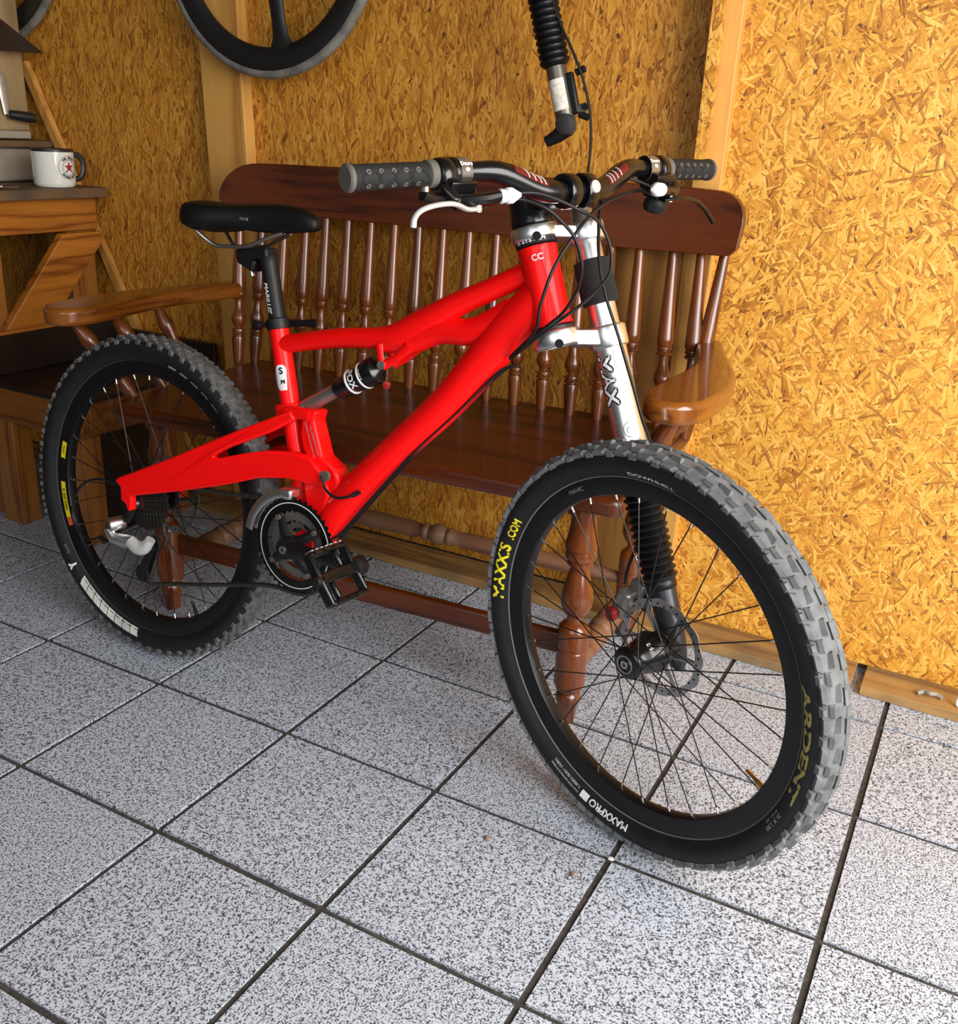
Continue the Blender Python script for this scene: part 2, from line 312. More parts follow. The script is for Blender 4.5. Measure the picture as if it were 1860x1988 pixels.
# spindles
spin = [(.0095, 0), (.0120, .03), (.0150, .085), (.0168, .115), (.0160, .122), (.0125, .124), (.0125, .126), (.0172, .128), (.0178, .132), (.0140, .136), (.0140, .138), (.0170, .140), (.0168, .145), (.0110, .149), (.0095, .153), (.0150, .162), (.0182, .172), (.0178, .182), (.0130, .198), (.0098, .215), (.0090, .232), (.0095, .237), (.0150, .239), (.0168, .244), (.0130, .248), (.0130, .250), (.0160, .252), (.0160, .257), (.0138, .260), (.0168, .266), (.0172, .280), (.0160, .300), (.0130, .340), (.0105, .385), (.0095, .400)]
_h = [0, .12, .153, .172, .237, .26, .28, .40]; _g = [0, .072, .098, .115, .165, .185, .20, .40]
def _remap(h):
    for i in range(7):
        if _h[i] <= h <= _h[i + 1]: return _g[i] + (_g[i + 1] - _g[i]) * (h - _h[i]) / (_h[i + 1] - _h[i])
    return h
spin = [(r, _remap(h)) for r, h in spin]
tops = [-.054, .012, .075, .132, .193, .256, .320, .384, .447, .513, .581, .649, .716, .783, .848, .912, .984, 1.043]
for k, u in enumerate(tops):
    ub = .495 + (u - .487) * 1.035
    a = Vector((ub, .445 - .03 * max(0, (u - .7)) / .4, .496)); b = Vector((u, .490, .893)); d = b - a; l = d.length
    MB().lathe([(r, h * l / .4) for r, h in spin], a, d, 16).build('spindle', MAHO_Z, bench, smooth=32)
# top rail (slightly bowed, rounded upper corners)
def rail_outline():
    P = []
    x0, x1, zb, zt = -.157, 1.126, .872, 1.000
    P += [(x0 + .02, zb + .004), (x0, zb + .03)]
    for k in range(0, 9):
        a = pi - k * pi / 2 / 8; P.append((x0 + .10 + .10 * cos(a), zt - .012 - .085 + .085 * sin(a)))
    P += [(.3, zt - .006), (.6, zt), (.9, zt + .002)]
    for k in range(0, 7):
        a = pi / 2 - k * pi / 2 / 6; P.append((x1 - .06 + .06 * cos(a), zt - .055 + .055 * sin(a)))
    P += [(x1 - .004, zb + .02), (x1 - .02, zb + .004), (.9, zb), (.5, zb + .003), (.2, zb + .003)]
    return P
ro = rail_outline()
def bow(x): return -.030 * ((x - .485) / .64) ** 4 * 1.0
# strip the outline into vertical columns so the face can bow
xs = [-.157 + i * (1.283) / 40 for i in range(41)]
def zrange(x):
    zs = []
    for i in range(len(ro)):
        (xa, za), (xb, zb) = ro[i], ro[(i + 1) % len(ro)]
        if (xa - x) * (xb - x) <= 0 and xa != xb: zs.append(za + (zb - za) * (x - xa) / (xb - xa))
    return (min(zs), max(zs)) if zs else (.9, .91)
rm = MB(); cols = []
xs = [-.1565, -.154, -.149, -.14, -.13, -.115, -.095, -.07] + [-.05 + i * .0375 for i in range(30)] + [1.075, 1.095, 1.108, 1.116, 1.121, 1.1255]
for x in xs:
    z0, z1 = zrange(x); t = (z1 - .88) * .13; y0 = .473 + bow(x); cols.append([(x, y0 + (z0 - .88) * .13, z0), (x, y0 + t, z1), (x, y0 + t + .03, z1), (x, y0 + (z0 - .88) * .13 + .03, z0)])
for c in cols: rm.v += c
n_ = len(cols)
for i in range(n_ - 1):
    for k in range(4): rm.f.append((i * 4 + k, (i + 1) * 4 + k, (i + 1) * 4 + (k + 1) % 4, i * 4 + (k + 1) % 4))
rm.f += [(3, 2, 1, 0), tuple((n_ - 1) * 4 + k for k in range(4))]
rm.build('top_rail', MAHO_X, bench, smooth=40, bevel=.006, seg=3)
# arms
armR = [(1.086, -.03), (1.090, .03), (1.098, .10), (1.106, .18), (1.104, .255), (1.088, .335), (1.075, .40), (1.068, .47), (1.108, .492), (1.128, .42), (1.155, .335), (1.191, .213), (1.208, .108), (1.206, .03), (1.194, -.048), (1.165, -.088), (1.125, -.092), (1.10, -.072)]
def armmesh(mir):
    P = [(x, y) for x, y in armR]
    if mir: P = [(.965 - x, y) for x, y in P]
    Q = smoothpath([(x, y, 0) for x, y in P + [P[0]]], 4)[:-1]
    return poly_slab([(q.x, q.y) for q in Q], .662, .700)
for mir in (0, 1):
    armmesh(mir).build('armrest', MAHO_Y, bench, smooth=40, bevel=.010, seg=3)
ap = [(.0085, 0), (.0135, .02), (.0165, .045), (.0145, .058), (.0085, .072), (.0075, .082), (.0135, .088), (.0155, .094), (.0115, .099), (.0095, .105), (.0150, .125), (.0180, .140), (.0150, .157), (.0105, .178), (.009, .19)]
for mir in (0, 1):
    f = lambda u: .965 - u if mir else u
    for (ut, vt, ub, vb) in ((1.150, -.03, 1.040, .03), (1.155, .09, 1.045, .13), (1.135, .215, 1.045, .235)):
        a = Vector((f(ub), vb, .49)); b = Vector((f(ut), vt, .668)); d = b - a
        MB().lathe([(r, h * d.length / .19) for r, h in ap], a, d, 16).build('arm_spindle', MAHO_Z, bench, smooth=50)
    a = Vector((f(1.07), .43, .49)); b = Vector((f(1.092), .492, .893)); d = b - a
    MB().lathe([(r * 1.02, h * d.length / .4) for r, h in spin], a, d, 16).build('back_post', MAHO_Z, bench, smooth=32)

# ------------------------------------------------------------------ low platform in the corner
plat = thing('low_platform', 'low pine platform with dark brown top in the corner behind the rear wheel', 'platform', (-.5, .6, 0))
def pbox(n, x0, x1, y0, y1, z0, z1, m, bev=.003): return MB().box(((x0 + x1) / 2 + .5, (y0 + y1) / 2 - .6, (z0 + z1) / 2), (x1 - x0, y1 - y0, z1 - z0)).build(n, m, plat, smooth=0, bevel=bev)
for (x, y) in ((-.392, .402), (-.392, .70), (-.664, .402), (-.664, .70)): pbox('leg', x, x + .075, y, y + .06, 0, .30, ORANGE_Z)
pbox('front_apron', -.666, -.312, .398, .425, .300, .392, ORANGE_X); pbox('side_apron', -.336, -.312, .426, .755, .301, .392, ORANGE_X); pbox('back_apron', -.666, -.337, .735, .757, .301, .392, ORANGE_X)
pbox('top_panel', -.668, -.30, .390, .85, .393, .408, DARKB)
pbox('back_panel', -.652, -.262, .838, .852, .409, .487, DARKB); pbox('side_panel', -.668, -.653, .40, .852, .409, .515, DARKB)
pbox('shade_sheet_back', -.66, -.34, .768, .780, .002, .392, DARKB); pbox('shade_sheet_side', -.362, -.340, .466, .696, .002, .300, DARKB)  # dark sheets added to stand for the deep shade under the platform
pbox('capping', -.670, -.651, .40, .853, .516, .524, ORANGE_Y, .001)

# ------------------------------------------------------------------ workbench on the left
wbn = thing('workbench', 'orange pine workbench with diagonal brace under a dirty top', 'workbench', (-1.1, .4, 0))
def wbox(n, x0, x1, y0, y1, z0, z1, m, bev=.003): return MB().box(((x0 + x1) / 2 + 1.1, (y0 + y1) / 2 - .4, (z0 + z1) / 2), (x1 - x0, y1 - y0, z1 - z0)).build(n, m, wbn, smooth=0, bevel=bev)
wbox('worktop', -1.5, -.655, -.5, .857, .857, .884, TOPB); wbox('front_beam', -.745, -.702, -.5, .850, .765, .856, ORANGE_Y)
for y in (.742, .43, -.45): wbox('leg', -.795, -.747 + .045, y, y + .088, 0, .764, ORANGE_Z)
for y in (.742, -.45): wbox('leg', -1.47, -1.40, y, y + .088, 0, .856, ORANGE_Z)
br = MB(); br.prism([(.700, .762), (.838, .762), (.838, .735), (.585, .470), (.455, .470), (.455, .49)], lambda y, z: (.4015, y - .4, z), lambda y, z: (.428, y - .4, z)); br.build('brace', ORANGE_Y, wbn, smooth=0, bevel=.003)
wbox('back_rail', -1.47, -1.43, -.44, .83, .70, .79, ORANGE_Y)
# things on the worktop
WHITE_GL = plain('white_glaze', (.80, .78, .70), .12, 0, .6); RED_PR = plain('red_print', (.35, .03, .03), .4); BLK_PR = plain('black_print', (.02, .02, .02), .4)
mug = thing('coffee_mug', 'white coffee mug with black handle and round star emblem on workbench', 'mug', (-.722, .732, .8855))
R_ = .0555; H_ = .0985
MB().lathe([(0, 0), (R_ - .006, 0), (R_ - .002, .004), (R_, .012), (R_, H_ - .004)], (0, 0, 0), (0, 0, 1), 40).lathe([(0, .006), (R_ - .004, .006), (R_ - .004, H_ - .004)], (0, 0, 0), (0, 0, 1), 40).build('cup_body', WHITE_GL, mug, smooth=40)
MB().lathe([(R_ - .004, H_ - .005), (R_ - .004, H_ - .001), (R_ - .002, H_ + .001), (R_ + .0006, H_), (R_ + .0006, H_ - .006)], (0, 0, 0), (0, 0, 1), 40).build('rim', BLK_PR, mug)
hd = smoothpath([(.0, R_ - .004, .082), (.0, R_ + .016, .084), (.0, R_ + .030, .068), (.0, R_ + .031, .044), (.0, R_ + .020, .024), (.0, R_ - .004, .016)], 5)
ha = rad(-14); hd = [Vector((p.x * cos(ha) - p.y * sin(ha), p.x * sin(ha) + p.y * cos(ha), p.z)) for p in hd]
MB().tube(hd, .0055, 10, r2=.008).build('handle', BLK_PR, mug)
def on_mug(V, ang0, z0, sc=1):   # wrap 2D coords on the cup, centre angle ang0 (radians); x grows to the viewer's right
    return [((R_ + .0006) * cos(ang0 + x / R_), (R_ + .0006) * sin(ang0 + x / R_), z0 + y) for x, y in V]
A0 = rad(6)
def ring2(r0, r1, n=40): return [(r * cos(2 * pi * k / n), r * sin(2 * pi * k / n)) for r in (r0, r1) for k in range(n)], [(k, (k + 1) % n, n + (k + 1) % n, n + k) for k in range(n)]
V, F = ring2(.0305, .0315); em = MB().add(on_mug(V, A0, .052), F); V, F = ring2(.0195, .0205); em.add(on_mug(V, A0, .052), F)
for word, rr, a0, sgn in (('MR. BEAR', .0225, pi / 2, -1), ('BARBER SHOP', .0285, -pi / 2, 1)):
    V, F = text_geo(word, .0085, .0004)
    W = []
    for x, y in V:
        if sgn < 0: a = a0 - x / rr; r = rr + y
        else: a = a0 + x / rr; r = rr - y
        W.append((r * cos(a), r * sin(a)))
    em.add(on_mug(W, A0, .052), F)
V = [(-.013, -.012), (.013, -.012), (.012, -.0085), (-.012, -.0085)]; em.add(on_mug(V, A0, .052), [(0, 1, 2, 3)])
em.build('emblem', BLK_PR, mug, smooth=0)
V = [((.0155 if k % 2 == 0 else .0065) * cos(pi / 2 + k * pi / 5), (.0155 if k % 2 == 0 else .0065) * sin(pi / 2 + k * pi / 5) + .001) for k in range(10)] + [(0, 0)]
MB().add([(p[0] * 1.001, p[1] * 1.001, p[2]) for p in on_mug(V, A0, .052)], [(10, k, (k + 1) % 10) for k in range(10)]).build('star', RED_PR, mug, smooth=0)
# steel box + wooden slab
sb = tag(MB().box((-1.02, .735, .9325), (.22, .17, .093)).build('steel_box', STEEL, bevel=.006), 'brushed steel box under a wooden slab on the workbench', 'box')
tag(MB().box((-1.0, .775, .9895), (.24, .20, .019)).build('wooden_slab', TOPB, bevel=.003), 'thin wooden slab resting on the steel box', 'board')
mill = thing('hand_crank_mill', 'hand crank mill with black grip fixed to an upright plywood board', 'mill', (-.98, .72, .9995))
KHAKI = wood('worn_plywood', (.20, .12, .05), (.40, .28, .13), 'Z', 10, .6, dirt=(.24, .17, .08))
MB().box((0, .0, .014), (.16, .185, .022)).build('base_plate', STEEL, mill, bevel=.003)
MB().box((.03, -.008, .275), (.02, .26, .50)).build('back_board', KHAKI, mill, smooth=0, bevel=.003)
cr = MB(); cr.tube([(.055, .005, .165), (.055, .028, .170), (.055, .034, .160), (.055, .036, .11), (.055, .041, .068)], [.011, .016, .015, .013, .012], 8, r2=[.004] * 5, up=(1, 0, 0)); cr.tube([(.040, .006, .165), (.066, .006, .165)], .007, 10); cr.build('crank_arm', STEEL, mill)
MB().lathe([(.007, 0), (.0125, .006), (.0135, .03), (.0145, .060), (.0125, .076), (.005, .079)], (.062, .036, .068), (.25, .9, -.1), 16).build('grip', BLACKM, mill)
tri = MB(); tri.prism([(.52, 1.42), (.555, 1.405), (.853, 1.232), (.52, 1.222)], lambda y, z: (-.86, y, z), lambda y, z: (-.872, y, z))
tag(tri.build('dark_flap', DARKB, smooth=0), 'dark pointed flap jutting in front of the plywood board', 'panel')
# small beaded key ring
kr = thing('key_ring', 'small key ring with silver and pink beads on the workbench', 'keys', (-.70, .50, .885))
SILV = plain('bright_silver', (.75, .75, .76), .18, 1.0)
PINK = plain('pink_bead', (.75, .03, .12), .2, 0, .5)
random.seed(3)
for k in range(9):
    MB().sphere((random.uniform(-.02, .02), random.uniform(-.04, .05), .006), .0055, 10).build('bead', PINK if k % 3 == 0 else SILV, kr)
MB().tube([(0.01, .03, .003), (.012, .06, .003), (.01, .085, .003)], .003, 6).build('key', SILV, kr)
# leaning strip
sp_ = MB(); sp_.prism([(-.985, 1.208), (-.960, 1.213), (-.350, .030), (-.374, .025)], lambda x, z: (x, .862, z), lambda x, z: (x, .881, z))
tag(sp_.build('leaning_strip', PINE_Z, smooth=0), 'slim pale wooden strip leaning on the wall behind the workbench', 'strip')
# ------------------------------------------------------------------ bicycle
# bike frame of reference: x forward, y to the rider's left, z up; rear tyre contact at origin
az, ln = rad(-2.6), rad(5.57)
FX = Vector((cos(az), sin(az), 0)); LF = Vector((-sin(az), cos(az), 0)); UP = Vector((0, 0, 1))
FY = LF * cos(ln) - UP * sin(ln); FZ = UP * cos(ln) + LF * sin(ln)
BO = Vector((.222, .089, .0005))
BM = Matrix(((FX.x, FY.x, FZ.x, BO.x), (FX.y, FY.y, FZ.y, BO.y), (FX.z, FY.z, FZ.z, BO.z), (0, 0, 0, 1)))
bike = thing('mountain_bicycle', 'red full suspension mountain bicycle with one-legged silver fork', 'bicycle'); bike.matrix_world = BM
SA = Vector((.8695, 0, .82)); SU = Vector((-.357, 0, .934)).normalized()
STEER = Matrix.Translation(SA) @ Matrix.Rotation(rad(-19.3), 4, SU) @ Matrix.Translation(-SA)

RED = plain('gloss_red_paint', (.86, .0012, .0012), .55, 0, .22, coat_rough=.04, spec=.2)
RUB = plain('black_rubber', (.0075, .0082, .0088), .58, spec=.35, noise=.25, nscale=40, bump=.15)
def dusty(name, dust, amount):
    m, nt, b = new_mat(name); ge = N(nt, 'ShaderNodeTexCoord'); no = N(nt, 'ShaderNodeTexNoise', i_Scale=45.0, i_Detail=5.0); L(nt, ge.outputs['Object'], no.inputs['Vector'])
    r = ramp(nt, [(.30, tuple(c * amount for c in dust)), (.68, dust)]); L(nt, no.outputs['Fac'], r.inputs[0]); L(nt, r.outputs[0], b.inputs['Base Color']); b.inputs['Roughness'].default_value = .8
    return m
TREAD_F = dusty('dusty_tread_rubber', (.155, .16, .163), .5); TREAD_R = dusty('worn_tread_rubber', (.12, .12, .118), .4)
RIMM = plain('black_anodised_rim', (.004, .004, .005), .42, 0, .12, spec=.3)
BLK = plain('gloss_black_metal', (.004, .004, .0045), .28, 0, .25, spec=.35); BLK2 = plain('matt_black_plastic', (.006, .006, .0065), .48, spec=.35)
ALU = plain('polished_aluminium', (.80, .80, .80), .33, 1.0, noise=.05, nscale=20); ALU2 = plain('satin_aluminium', (.60, .58, .55), .34, 1.0); SPK = plain('dark_spoke_steel', (.045, .04, .038), .35, .8)
GREY = plain('grey_anodised', (.26, .245, .22), .32, .7); GRIPM = plain('grey_grip_rubber', (.013, .014, .014), .7, spec=.3, bump=.3, nscale=300); GRIPP = plain('worn_grip_edge', (.10, .095, .078), .7)
YEL = plain('yellow_print', (.80, .66, .01), .5); OLI = plain('faded_gold_print', (.36, .31, .08), .55); WHT = plain('white_print', (.72, .72, .72), .5); CRM = plain('cream_band', (.55, .54, .50), .6, noise=.25, nscale=40); ORG = plain('orange_red_print', (.75, .09, .02), .5)
ROTM = plain('brake_rotor_steel', (.42, .41, .40), .38, 1.0); CHN = plain('oily_chain_steel', (.10, .095, .085), .35, .9); REDK = plain('red_knob', (.28, .01, .012), .35, .2); BRASS = plain('brass_valve', (.45, .25, .08), .35, 1.0)
SILP = plain('white_silver_paint', (.55, .55, .53), .3, .3)

def part(mb, name, mat, parent=None, steer=False, **kw):
    p = parent or bike
    return mb.build(name, mat, p, basis=STEER if steer else None, **kw)

# ---- wheels -----------------------------------------------------------------
CARC = [(.2850, .0135), (.2900, .0170), (.2960, .0235), (.3030, .0280), (.3100, .0298), (.3170, .0292), (.3240, .0258), (.3300, .0195), (.3340, .0105), (.3355, .0)]
def carc_y(r):
    for (r0, y0), (r1, y1) in zip(CARC, CARC[1:]):
        if r0 <= r <= r1: return y0 + (y1 - y0) * (r - r0) / (r1 - r0)
    return .0135
def carc_rn(y):
    """crown radius and outward normal angle at lateral offset |y| on the tread side"""
    pts = CARC[4:]; y = abs(y)
    for (r0, y0), (r1, y1) in zip(pts, pts[1:]):
        if y1 <= y <= y0:
            t = (y - y0) / (y1 - y0 + 1e-9); r = r0 + (r1 - r0) * t; nx = (y0 - y1); nr = (r1 - r0); return r, atan2(nr, nx)
    return .3355, 0
def wheel(name, centre, steer, front):
    ctr = Vector(centre); basis = (STEER if steer else Matrix.Identity(4)) @ Matrix.Translation(ctr)
    # rim (the wheel's own mesh)
    rp = [(.2865, .0145), (.2865, .0125), (.2800, .0115), (.2780, 0), (.2800, -.0115), (.2865, -.0125), (.2865, -.0145), (.2780, -.0142), (.2680, -.0132), (.2590, -.0105), (.2572, -.0075), (.2572, .0075), (.2590, .0105), (.2680, .0132), (.2780, .0142)]
    rim = MB().lathe(rp, (0, 0, 0), (0, 1, 0), 96, closed=True).build(name, RIMM, bike, smooth=40, basis=basis)
    prof = CARC + [(r, -y) for r, y in reversed(CARC[:-1])]
    inner = [(.281, -.010), (.281, .010)]
    MB().lathe(prof + inner, (0, 0, 0), (0, 1, 0), 96, closed=True).build('tire', RUB, rim, smooth=60)
    # bead line
    lp = [(.2868, -.0151), (.2882, -.0166), (.2886, -.0164), (.2874, -.0148)]
    MB().lathe(lp, (0, 0, 0), (0, 1, 0), 96, closed=True).build('bead_line', plain('bead_line_' + name, (.16, .15, .13) if front else (.03, .03, .03), .5), rim)
    # tread
    tr = MB()
    def knob(phi, y, lp_, wy, h, taper=.75, skew=0, ramp_=0):
        r, nang = carc_rn(y); sg = 1 if y >= 0 else -1
        er = Vector((cos(phi), 0, sin(phi))); et = Vector((-sin(phi), 0, cos(phi))); ey = Vector((0, 1, 0))
        tilt = (pi / 2 - nang) if abs(y) > .001 else 0
        tilt = min(tilt, 1.15); n = er * cos(tilt) + ey * (sg * sin(tilt)); s_ = ey * cos(tilt) - er * (sg * sin(tilt))
        c = er * r + ey * y - n * .0022
        P = []
        for top in (0, 1):
            k = 1 if not top else taper
            for (a, b_) in ((-1, -1), (1, -1), (1, 1), (-1, 1)):
                hh = (h + .0022) * top * (1 if not ramp_ else (1 - ramp_ * (a > 0)))
                P.append(c + et * (a * lp_ / 2 * k + b_ * skew) + s_ * (b_ * wy / 2 * k) + n * hh)
        tr.add(P, [(0, 3, 2, 1), (4, 5, 6, 7), (0, 1, 5, 4), (1, 2, 6, 5), (2, 3, 7, 6), (3, 0, 4, 7)])
    yb = .0262 if front else .0235; bandp = []
    for k in range(13):
        y_ = -yb + 2 * yb * k / 12; bandp.append((carc_rn(y_)[0] + .0006, y_))
    tr.lathe(bandp + [(r - .004, y_) for r, y_ in reversed(bandp)], (0, 0, 0), (0, 1, 0), 96, closed=True)
    if front:
        n = 48
        for k in range(n):
            ph = 2 * pi * k / n; dp = 2 * pi / n
            for sg in (-1, 1):
                o = 0 if sg > 0 else .18
                if k % 2 == 0:
                    knob(ph + dp * o, sg * .0068, .024, .0115, .0050, .86, .0012 * sg, .35)
                else:
                    knob(ph + dp * o, sg * .0095, .022, .0105, .0050, .86, -.0012 * sg, .35); 
                knob(ph + dp * (.5 + o), sg * .0165, .020, .0080, .0046, .80, .0015 * sg)
                knob(ph + dp * o, sg * .0245, .026, .0100, .0064, .72, .0025 * sg); knob(ph + dp * (.5 + o), sg * .0262, .014, .0090, .0052, .60)
    else:
        n = 66
        for k in range(n):
            ph = 2 * pi * k / n; dp = 2 * pi / n
            for sg in (-1, 1):
                o = 0 if sg > 0 else .5
                knob(ph + dp * o, sg * .0052, .011, .0075, .0055, .72, .001 * sg); knob(ph + dp * (o + .5), sg * .0142, .0095, .0075, .0053, .7)
                knob(ph + dp * (o + .1), sg * .0205, .010, .0065, .0053, .7); knob(ph + dp * (o + .55), sg * .0262, .012, .0078, .0058, .62)
    tr.build('tread', TREAD_F if front else TREAD_R, rim, smooth=0, weld=False)
    # hub
    if front:
        fl = ((-.033, .0245), (.022, .030))
        hp = [(.0, -.0405), (.010, -.0405), (.0105, -.039), (.020, -.0388), (.0245, -.0365), (.0265, -.033), (.0262, -.0305), (.0205, -.029), (.0205, -.020), (.0260, -.010), (.0290, .002), (.0305, .012), (.0330, .019), (.0345, .022), (.0330, .026), (.024, .030), (.022, .040), (0, .040)]
    else:
        fl = ((-.021, .0285), (.032, .0285))
        hp = [(0, -.062), (.008, -.062), (.012, -.060), (.017, -.052), (.017, -.024), (.030, -.023), (.030, -.019), (.017, -.015), (.016, .026), (.030, .030), (.030, .034), (.021, .038), (.019, .052), (.010, .062), (0, .062)]
    hub = MB().lathe(hp, (0, 0, 0), (0, 1, 0), 36).build('hub', BLK, rim, smooth=35)
    if front:
        MB().lathe([(.0125, -.0412), (.0150, -.0415), (.0150, -.040), (.0125, -.040)], (0, 0, 0), (0, 1, 0), 32, closed=True).build('hub_ring', GREY, rim)
        MB().lathe([(.0035, -.0425), (.0062, -.0425), (.0062, -.040), (.0035, -.040)], (0, 0, 0), (0, 1, 0), 24, closed=True).build('axle_end', ALU2, rim)
        V, F = text_geo('SI', .016, .0003); MB().add([((.0288 + .0003) * sin(.75 - y / .028), -.002 + x * .9 * .0 + (x * .9), (.0288 + .0003) * cos(.75 - y / .028)) for x, y in V], F).build('hub_lettering', CRM, rim, smooth=0)
    # spokes and nipples
    off = rad(7 if front else 3)
    for i in range(32):
        th = off + 2 * pi * i / 32; side = i % 2; dr = 1 if (i // 2) % 2 else -1
        fy, fr = fl[side]; ha = th + dr * rad(66)
        a = Vector((fr * cos(ha), fy + (.0018 if dr > 0 else -.0018), fr * sin(ha))); b = Vector((.2585 * cos(th), (-.002 if side == 0 else .002), .2585 * sin(th)))
        d = (b - a).normalized()
        MB().tube([a, b], .00105, 6).build('spoke', SPK, rim, smooth=60)
        MB().tube([b - d * .0105, b - d * .001, b + d * .002], [.0019, .0021, .0026], 8).build('nipple', SILV, rim, smooth=60)
    va = rad(-24.5 if front else -60)
    MB().tube([Vector((r * cos(va), 0, r * sin(va))) for r in (.259, .245, .243, .225)], [.0042, .0040, .0030, .0030], 10).build('valve', BRASS if front else BLK2, rim)
    # disc rotor on the left
    ry = .044 if front else .047; R0 = .081
    rt = MB(); nn = 96
    rout = [R0 + .0018 * sin(12 * 2 * pi * k / nn) for k in range(nn)]
    vs_ = []
    for yy in (ry - .001, ry + .001):
        for rr in (1, 0):
            for k in range(nn):
                a = 2 * pi * k / nn; r = rout[k] if rr else .0665 + .0022 * abs(sin(6 * 2 * pi * k / nn / 2)); vs_.append((r * cos(a), yy, r * sin(a)))
    q = lambda l, k: l * nn + k % nn
    fs_ = []
    for k in range(nn): fs_ += [(q(0, k), q(0, k + 1), q(1, k + 1), q(1, k)), (q(2, k), q(3, k), q(3, k + 1), q(2, k + 1)), (q(0, k), q(2, k), q(2, k + 1), q(0, k + 1)), (q(1, k), q(1, k + 1), q(3, k + 1), q(3, k))]
    rt.add(vs_, fs_)
    for k in range(6):
        a0 = 2 * pi * k / 6; rt.tube([(r * cos(a0 + t), ry, r * sin(a0 + t)) for r, t in ((.020, -.25), (.040, -.05), (.055, .02), (.068, .0))], [.006, .0045, .004, .006], 6, r2=.001, up=(0, 1, 0))
    rt.lathe([(.018, -.001), (.026, -.001), (.026, .001), (.018, .001)], (0, ry, 0), (0, 1, 0), 24, closed=True)
    for k in range(30):   # vent holes as dark dimples
        pass
    rot = rt.build('brake_rotor', ROTM, rim, smooth=30)
    hm = MB()
    for k in range(36):
        a = 2 * pi * k / 36; r = (.0705, .0738, .077)[k % 3]; hm.lathe([(0, -.0013), (.0019, -.0013), (.0019, .0013), (0, .0013)], (r * cos(a), ry, r * sin(a)), (0, 1, 0), 8)
    hm.build('rotor_holes', BLK2, rim, smooth=0)
    # writing on the right-hand sidewall, running clockwise
    def circ_text(body, deg, r0, size, mat, bold=.0, nm='lettering', sx=1.0, gloss=None):
        V, F = text_geo(body, size, bold); P = []
        for x, y in V:
            r = r0 + y; a = rad(deg) - x * sx / r0; P.append((r * cos(a), -carc_y(r) - .0009, r * sin(a)))
        MB().add(P, F).build(nm, mat, rim, smooth=0)
    def circ_band(d0, d1, r0, r1, mat, yfun, nm, n=24, slant=0):
        P = []; F = []
        for k in range(n + 1):
            a = rad(d0 + (d1 - d0) * k / n)
            for r in (r0, (r0 + r1) / 2, r1):
                aa = a + slant * (r - r0); P.append((r * cos(aa), yfun(r), r * sin(aa)))
        for k in range(n): F += [(3 * k, 3 * k + 1, 3 * k + 4, 3 * k + 3), (3 * k + 1, 3 * k + 2, 3 * k + 5, 3 * k + 4)]
        MB().add(P, F).build(nm, mat, rim, smooth=60)
    side = lambda r: -carc_y(r) - .0008
    rimside = lambda r: -(.0132 + (.0145 - .0132) * max(0, min(1, (r - .268) / .0185))) - .0006
    if front:
        circ_text('MAXXIS', 171.5, .2945, .0250, YEL, .0008, sx=1.22); circ_text('.COM', 154.2, .2945, .0165, YEL, .0006, sx=1.05)
        circ_text('DOWNHILL', 89, .2935, .0085, WHT, .0002, sx=1.9)
        circ_text('MAXXPRO', -93.5, .2960, .0150, WHT, .0005, sx=1.15); circ_band(-105.5, -102.2, .2955, .307, WHT, side, 'logo_patch', 6)
        circ_text('TUBELESS READY CASING', -113, .2955, .0052, CRM, .0001, sx=1.1); circ_text('HIGH PERFORMANCE RUBBER', -113, .3025, .0052, CRM, .0001, sx=1.0)
        circ_text('ARDENT', 1, .2940, .0215, OLI, .0009, sx=2.1)
        circ_text('26 X 2.50', -25, .3000, .0082, CRM, .0001, sx=1.2); circ_text('60 / 62 - 559', -25, .2935, .0050, CRM, .0001, sx=1.2)
        circ_text('MAVIC', 122, .2720, .0095, CRM, .0001, sx=1.2)
    else:
        circ_band(172.5, 164.5, .2635, .2765, YEL, rimside, 'rim_decal', 8); circ_text_y = None
        circ_band(-166, -195.5, .2640, .2765, YEL, rimside, 'rim_decal', 20) if False else None
        circ_band(184, 201, .2635, .2770, YEL, rimside, 'rim_decal', 16); circ_band(201.2, 205, .2635, .2770, ORG, rimside, 'rim_decal_end', 6)
        V, F = text_geo('X 223 DISC', .0105, .0004); P = []
        for x, y in V:
            r = .2665 + y; a = rad(192.5) + x * .98 / .27; P.append((r * cos(pi) * 0 + (.2665 + .0075 - y) * cos(a), rimside(r) - .0005, (.2665 + .0075 - y) * sin(a)))
        MB().add(P, F).build('rim_lettering', BLK2, rim, smooth=0)
        V, F = text_geo('MAVIC', .0062, .0002); P = []
        for x, y in V:
            a = rad(168.5) + x / .27; P.append(((.2725 - y) * cos(a), rimside(.27) - .0005, (.2725 - y) * sin(a)))
        MB().add(P, F).build('rim_lettering', BLK2, rim, smooth=0)
        # white sidewall band broken into slanted blocks, with a small emblem at its end
        for k in range(8):
            d0 = -132 + k * 4.7; circ_band(d0, d0 + 4.35, .2925, .3075, CRM, side, 'sidewall_block', 5, slant=2.2)
        circ_text('Y', -138.5, .2950, .0200, WHT, .0016); circ_text('26 x 2.35', -146, .2960, .0060, CRM, .0001)
        for k in range(5): circ_band(78 - k * 6.2, 74 - k * 6.2, .2915, .2990, CRM, side, 'sidewall_block', 4, slant=-3)
    return rim
fw = wheel('front_wheel', (1.095, 0, .345), True, True)
rw = wheel('rear_wheel', (0, 0, .345), False, False)

